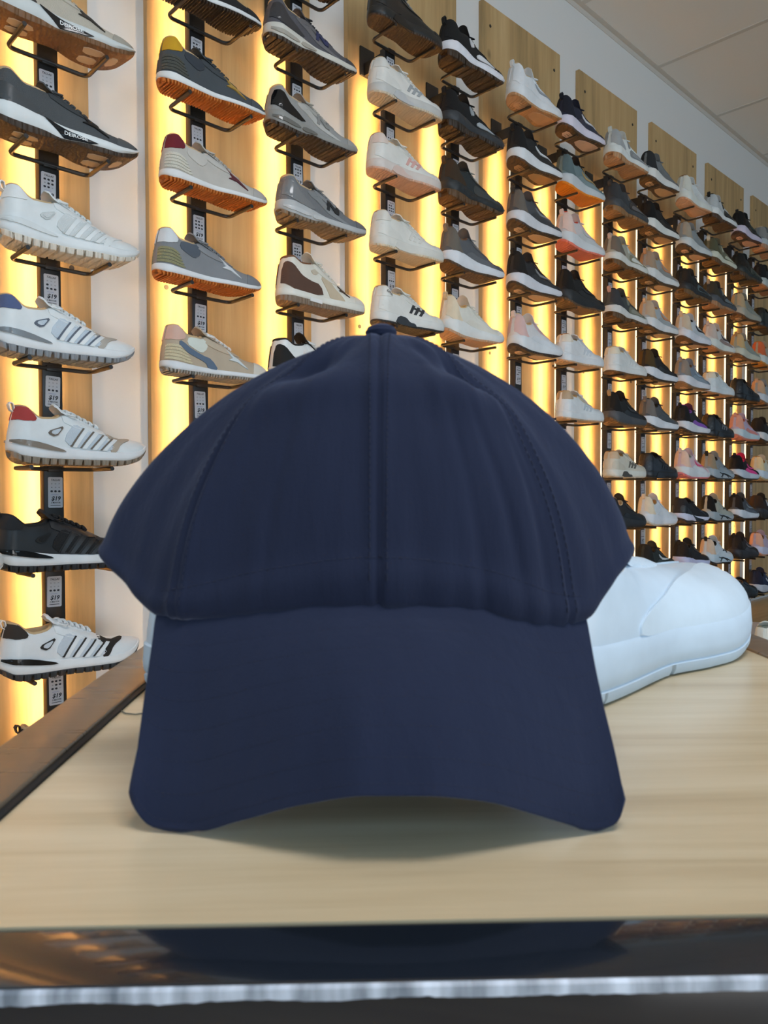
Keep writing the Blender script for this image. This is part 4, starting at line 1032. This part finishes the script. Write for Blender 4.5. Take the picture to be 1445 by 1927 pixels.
# ------------------------------------------------------------------ navy cap
m, nt, b = nodes_of('navy_cotton')
b.inputs['Base Color'].default_value = (.0155, .0195, .044, 1)
b.inputs['Roughness'].default_value = .88
b.inputs['Sheen Weight'].default_value = .15
b.inputs['Sheen Roughness'].default_value = .5
b.inputs['Sheen Tint'].default_value = (.55, .65, 1, 1)
b.inputs['Specular IOR Level'].default_value = .25
w1 = tex(nt, 'ShaderNodeTexNoise', coords(nt, (1, 1, 1)), Scale=900.0, Detail=2.0)
w2 = tex(nt, 'ShaderNodeTexNoise', coords(nt, (3, 3, .55)), Scale=14.0, Detail=4.0, Roughness=.55)
ad = nt.nodes.new('ShaderNodeMath'); ad.operation = 'MULTIPLY_ADD'; ad.inputs[1].default_value = .05
nt.links.new(w1.outputs['Fac'], ad.inputs[0]); nt.links.new(w2.outputs['Fac'], ad.inputs[2])
bump(nt, b, ad.outputs[0], .35, .006)
wash = nt.nodes.new('ShaderNodeMix'); wash.data_type = 'RGBA'
wash.inputs['A'].default_value = (.0095, .0140, .036, 1); wash.inputs['B'].default_value = (.0132, .0190, .046, 1)
nt.links.new(w2.outputs['Fac'], wash.inputs['Factor']); nt.links.new(wash.outputs['Result'], b.inputs['Base Color'])
NAVY = m
THREAD = simple('navy_thread', (.0135, .0180, .042), .9)
BAND = simple('sweatband_cotton', (.012, .014, .03), .9)
CAP = empty('baseball_cap', (0, .31, H_TABLE))
tag(CAP, 'dark navy cotton baseball cap resting on its curved brim on the table', 'cap')
CAP_O = Vector(CAP.location)
def loc(v): return Vector(v) - CAP_O
def pxs(rows): return [(a, *at(px, py, y)) for a, px, py, y in rows]
RIM = curve([(-180, .000, .452, -.128), (-150, -.062, .440, -.110)] +
            [(-125, -.107, .420, -.072), (-108, -.129, .398, -.050)] +
            pxs([(-90, 196, 1050, .372), (-78, 240, 1104, .356), (-66, 292, 1160, .342), (-50, 372, 1169, .333), (-28, 520, 1157, .326), (0, 712, 1149, .3225),
                 (28, 905, 1159, .326), (50, 1045, 1186, .333), (66, 1106, 1170, .342), (78, 1157, 1094, .356), (90, 1191, 1046, .372)]) +
            [(108, .118, .398, -.050), (125, .097, .420, -.072), (150, .056, .440, -.110), (180, .000, .452, -.128)])
TOP = at(717, 634, .378)
PEXP = curve([(-180, 2.1), (-120, 1.75), (-90, 1.60), (-66, 1.78), (-35, 2.25), (0, 2.5), (35, 2.25), (66, 1.78), (90, 1.62), (120, 1.75), (180, 2.1)])
def crown_pt(phi, th, lift=0.0):                   # th 0 at the button, 1 at the lower edge
    B = Vector(RIM(phi)); p = PEXP(phi); a = th * PI / 2
    g, h = math.sin(a) ** (2 / p), 1 - math.cos(a) ** (2 / p)
    q = Vector((TOP.x + (B.x - TOP.x) * g, TOP.y + (B.y - TOP.y) * g, TOP.z + (B.z - TOP.z) * h))
    return q
SEAMS = (0, -57, 57, -120, 120, 180)
def crown_bulge(phi, th):
    r = 0.0
    for sm in SEAMS:                               # stitched seams: a fine valley between two flat tapes
        dphi = abs((phi - sm + 180) % 360 - 180) * max(.15, math.sin(th * PI / 2)) / 57.3 * .115
        r += .0011 * math.exp(-((dphi - .0042) / .0026) ** 2) - .0016 * math.exp(-(dphi / .0012) ** 2)
    f = lambda a, b_, sa, sb: math.exp(-((phi - a) / sa) ** 2 - ((th - b_) / sb) ** 2)
    r += -.0080 * f(-38, .34, 17, .085) + .0042 * f(-30, .47, 26, .08) - .0070 * f(44, .36, 16, .08) + .0040 * f(34, .48, 24, .08)
    r += -.0020 * f(-20, .24, 8, .07) - .0022 * f(24, .26, 8, .07)
    e = max(0, math.sin(th * PI / 2))
    r += (noise.noise(Vector((phi / 15.0, th * 1.6, 3.1))) * .0026 + noise.noise(Vector((phi / 6.0, th * 2.4 + phi * .01, 9.3))) * .0013) * e
    for a, amp, sl in ((26, .0013, 10), (36, .0015, 16), (47, .0012, 6), (-30, .0008, -8)):     # long soft creases
        c = a + sl * (th - .7)
        if th > .45: r += -amp * math.exp(-((phi - c) / 1.9) ** 2) * min(1, (th - .45) * 5)
    r += .0018 * math.exp(-((th - .955) / .030) ** 2) - .0022 * max(0, (th - .985) / .015)
    return r
def crown_surface(phi, th, lift=0.0):
    e = .01
    a = crown_pt(phi + .8, max(th, .02)) - crown_pt(phi - .8, max(th, .02)); b_ = crown_pt(phi, min(th + e, 1)) - crown_pt(phi, max(th - e, 0))
    n = b_.cross(a)
    n = n.normalized() if n.length > 1e-12 else Vector((0, 0, 1))
    c = Vector((TOP.x, TOP.y + .02, TOP.z - .12)); p = crown_pt(phi, th)
    if n.dot(p - c) < 0: n = -n
    return p + n * (crown_bulge(phi, th) * min(1, th * 6) + lift)
NP, NT = 288, 84
v = [loc(crown_surface(0, 0))]; f = []
for j in range(1, NT + 1):
    for i in range(NP): v.append(loc(crown_surface(-180 + 360 * i / NP, j / NT)))
for i in range(NP): f.append((0, 1 + i, 1 + (i + 1) % NP))
for j in range(NT - 1):
    for i in range(NP):
        a, b_ = 1 + j * NP + i, 1 + j * NP + (i + 1) % NP
        f.append((a, b_, b_ + NP, a + NP))
crown = mesh_obj('crown', v, f, NAVY, CAP, True)
sol = crown.modifiers.new('cloth', 'SOLIDIFY'); sol.thickness = .0014; sol.offset = -1
# sweatband folded inside the lower edge
v = []; f = []
for i in range(96):
    phi = -180 + 360 * i / 96
    for th in (.985, .95, .90, .86):
        p = crown_pt(phi, th); c = Vector((TOP.x, .385, p.z))
        v.append(loc(p + (c - p).normalized() * .0045))
for i in range(96):
    for k in range(3):
        a, b_ = i * 4 + k, ((i + 1) % 96) * 4 + k
        f.append((a, b_, b_ + 1, a + 1))
sb = mesh_obj('sweatband', v, f, BAND, CAP, True)
sb.modifiers.new('cloth', 'SOLIDIFY').thickness = .001
# stitching beside each front seam
def stitch_row(name, fn, n, parent, length=.62, r=.00026):
    mb = MB()
    for i in range(n):
        t0, t1 = i / n, (i + length) / n
        pts = [loc(fn(t0 + (t1 - t0) * k / 3)) for k in range(4)]
        mb.tube(pts, r, 5)
    return mb.build(name, THREAD, parent)
for sm in (0, -57, 57):
    for off in (-.0046, .0046):
        def fn(t, sm=sm, off=off):
            th = .14 + .83 * t
            return crown_surface(sm + off / max(.012, .115 * math.sin(th * PI / 2)) * 57.3, th, .0001)
        o = stitch_row('seam_stitching', fn, 46, crown)
stitch_row('hem_stitching', lambda t: crown_surface(-64 + 128 * t,   .925, .0), 70, crown)
# covered button on top
bt = MB(); prof = [(0, .0050), (.004, .0047), (.0068, .0034), (.0080, .0012), (.0076, -.0012), (.0060, -.0026)]
bv = [(0, 0, prof[0][1])]; bf = []
for r_, z in prof[1:]:
    bv += [(r_ * math.cos(2 * PI * i / 24), r_ * math.sin(2 * PI * i / 24), z) for i in range(24)]
for i in range(24): bf.append((0, 1 + i, 1 + (i + 1) % 24))
for k in range(len(prof) - 2):
    for i in range(24):
        a, b_ = 1 + k * 24 + i, 1 + k * 24 + (i + 1) % 24
        bf.append((a, b_, b_ + 24, a + 24))
bo = bt.add(bv, bf).build('top_button', NAVY, CAP)
bo.location = loc(TOP + Vector((0, 0, .0012)))
# brim
def poly3(rows):
    pts = [at(*r) for r in rows]; d = [0]
    for a, b_ in zip(pts, pts[1:]): d.append(d[-1] + (b_ - a).length)
    return curve([(x / d[-1], *p) for x, p in zip(d, pts)])
FRONT = poly3([(251, 1488, .3010), (255, 1520, .2994), (268, 1543, .2984), (298, 1563, .2972), (340, 1568, .2957), (450, 1545, .287), (560, 1516, .277), (690, 1498, .269), (800, 1498, .269), (920, 1509, .276),
               (1010, 1533, .285), (1080, 1554, .2915), (1125, 1566, .2955), (1154, 1556, .2975), (1170, 1532, .2992), (1175, 1503, .3010)])
LEFT = poly3([(291, 1158, .3425), (284, 1215, .334), (272, 1300, .324), (257, 1420, .309), (251, 1488, .3010)])
RIGHT = poly3([(1106, 1168, .3425), (1116, 1225, .334), (1132, 1305, .324), (1160, 1425, .309), (1175, 1503, .3010)])
JOIN = lambda u: Vector(RIM(-66 + 132 * u)) + Vector((0, .0004, .0015))
def brim_pt(u, w_, lift=0.0):
    J, F = JOIN(u), Vector(FRONT(u)); Lp, R = Vector(LEFT(w_)), Vector(RIGHT(w_))
    J0, J1, F0, F1 = JOIN(0), JOIN(1), Vector(FRONT(0)), Vector(FRONT(1))
    p = J * (1 - w_) + F * w_ + Lp * (1 - u) + R * u - (J0 * (1 - u) * (1 - w_) + J1 * u * (1 - w_) + F0 * (1 - u) * w_ + F1 * u * w_)
    b_ = math.sin(PI * u) * math.sin(PI * w_)
    p += Vector((0, -.0055, .0055)) * b_
    p += Vector((0, .0070, .0075)) * max(0, 1 - w_ / .06) ** 2     # tucked up inside the crown
    p.z = max(p.z, H_TABLE + .0028)
    return p + Vector((0, -.6, .8)) * lift
NU, NW = 96, 40
def brim_warp(u, w_):                              # rows of quilting just showing through the cloth
    edge_ = min(w_, 1)
    return -.00003 * (1 - abs(math.cos(w_ * PI * 7))) ** 3
v = [loc(brim_pt(i / NU, j / NW, brim_warp(i / NU, j / NW))) for j in range(NW + 1) for i in range(NU + 1)]
f = [(j * (NU + 1) + i, j * (NU + 1) + i + 1, (j + 1) * (NU + 1) + i + 1, (j + 1) * (NU + 1) + i) for j in range(NW) for i in range(NU)]
brim = mesh_obj('brim', v, f, NAVY, CAP, True)
sol = brim.modifiers.new('board', 'SOLIDIFY'); sol.thickness = .0026; sol.offset = -1
if brim.data.polygons[0].normal.z < 0: sol.offset = 1
bv_ = brim.modifiers.new('edge', 'BEVEL'); bv_.width = .0010; bv_.segments = 3; bv_.limit_method = 'ANGLE'; bv_.angle_limit = math.radians(50)
for w_ in (.14, .28, .42, .56, .70, .84, .95):
    stitch_row('brim_stitching', lambda t, w_=w_: brim_pt(.03 + .94 * t, w_, -.00005), 84, brim, .6, .00020)

# ------------------------------------------------------------------ white sneakers on the table behind the cap
STYLES['chunky'] = dict(L=.292, wide=1.20, zb=[(0, .008), (.06, .001), (.2, 0), (.66, 0), (.80, .003), (.92, .014), (1, .030)],
    zo=[(0, .018), (.06, .010), (.2, .009), (.66, .009), (.80, .012), (.92, .022), (1, .037)],
    zm=[(0, .038), (.1, .036), (.35, .034), (.66, .034), (.80, .036), (.92, .044), (1, .053)],
    zt=[(0, .088), (.03, .094), (.09, .092), (.18, .082), (.28, .075), (.37, .079), (.48, .075), (.60, .072), (.72, .068), (.84, .067), (1, .066)], tongue=.012)
PANELS['chunky'] = [('heel_tab', 'h', 'leather', 'up', [HEEL_TAB], (-1, 1), 1),
    ('vamp_panel', 't', 'leather', 'up', [[(.28, .02), (.28, .30), (.42, .46), (.52, .74), (.64, .86), (.80, .965), (.92, .97), (.975, .5), (.992, .02)]], (-1, 1), 2)]
FIN['chunky'] = ('leather', 'foam'); NOTCH['chunky'] = (9, .03)
W1 = '#ccdcea'
shoe('chunky', '', Vector((.082, .478, H_TABLE + .0006)), math.radians(45.3), scale=1.085, u=W1, m=W1, o=W1, t='#d3e2ee', h=W1, p='#d3dbe4', c='#d9d9d6', skip=('laces',),
     label='big chunky white leather sneaker on the table, behind the cap to the right', group='white sneakers on the table')
shoe('chunky', '', Vector((-.150, .483, H_TABLE + .0006)), math.radians(46), u=W1, m=W1, o=W1, t='#d3e2ee', h=W1, p='#d3dbe4', c='#d9d9d6', skip=('laces',),
     label='white sneaker almost hidden behind the cap, its heel by the left rail', group='white sneakers on the table')

# ------------------------------------------------------------------ low grey bench with two shoes, beyond the table on the right
BX = empty('low_bench', (1.658, 2.737, Z_FLOOR), math.radians(-24))
tag(BX, 'low light grey display bench on the floor at the right edge', 'bench')
LGREY = simple('pale_grey_laminate', (.55, .56, .57), .5)
MB().box((-.30, -.45, .095), (.30, .45, .125), .004).build('bench_top', LGREY, BX)
for x, y in ((-.27, -.42), (.27, -.42), (-.27, .42), (.27, .42)):
    MB().box((x - .018, y - .018, 0), (x + .018, y + .018, .0948), .002).build('leg', LGREY, BX)
def on_bench(x, y):
    a = math.radians(-24)
    return Vector((1.658 + x * math.cos(a) - y * math.sin(a), 2.737 + x * math.sin(a) + y * math.cos(a), Z_FLOOR + .1255))
shoe('court', '', on_bench(-.245, -.36), math.radians(62), u='#dfe6e0', m='#e2e6e2', o='#d9d9d2', c='#6f7d78', h='#dfe6e0', label='pale white low shoe on the grey bench at the right edge', group='shoes on the low bench', tg='#dfe6e0')
shoe('court', '', on_bench(-.125, -.27), math.radians(66), u='#1b1d22', m='#202226', o='#1b1b1c', c='#101010', h='#1b1d22', label='black low shoe on the grey bench behind the pale white one', group='shoes on the low bench')
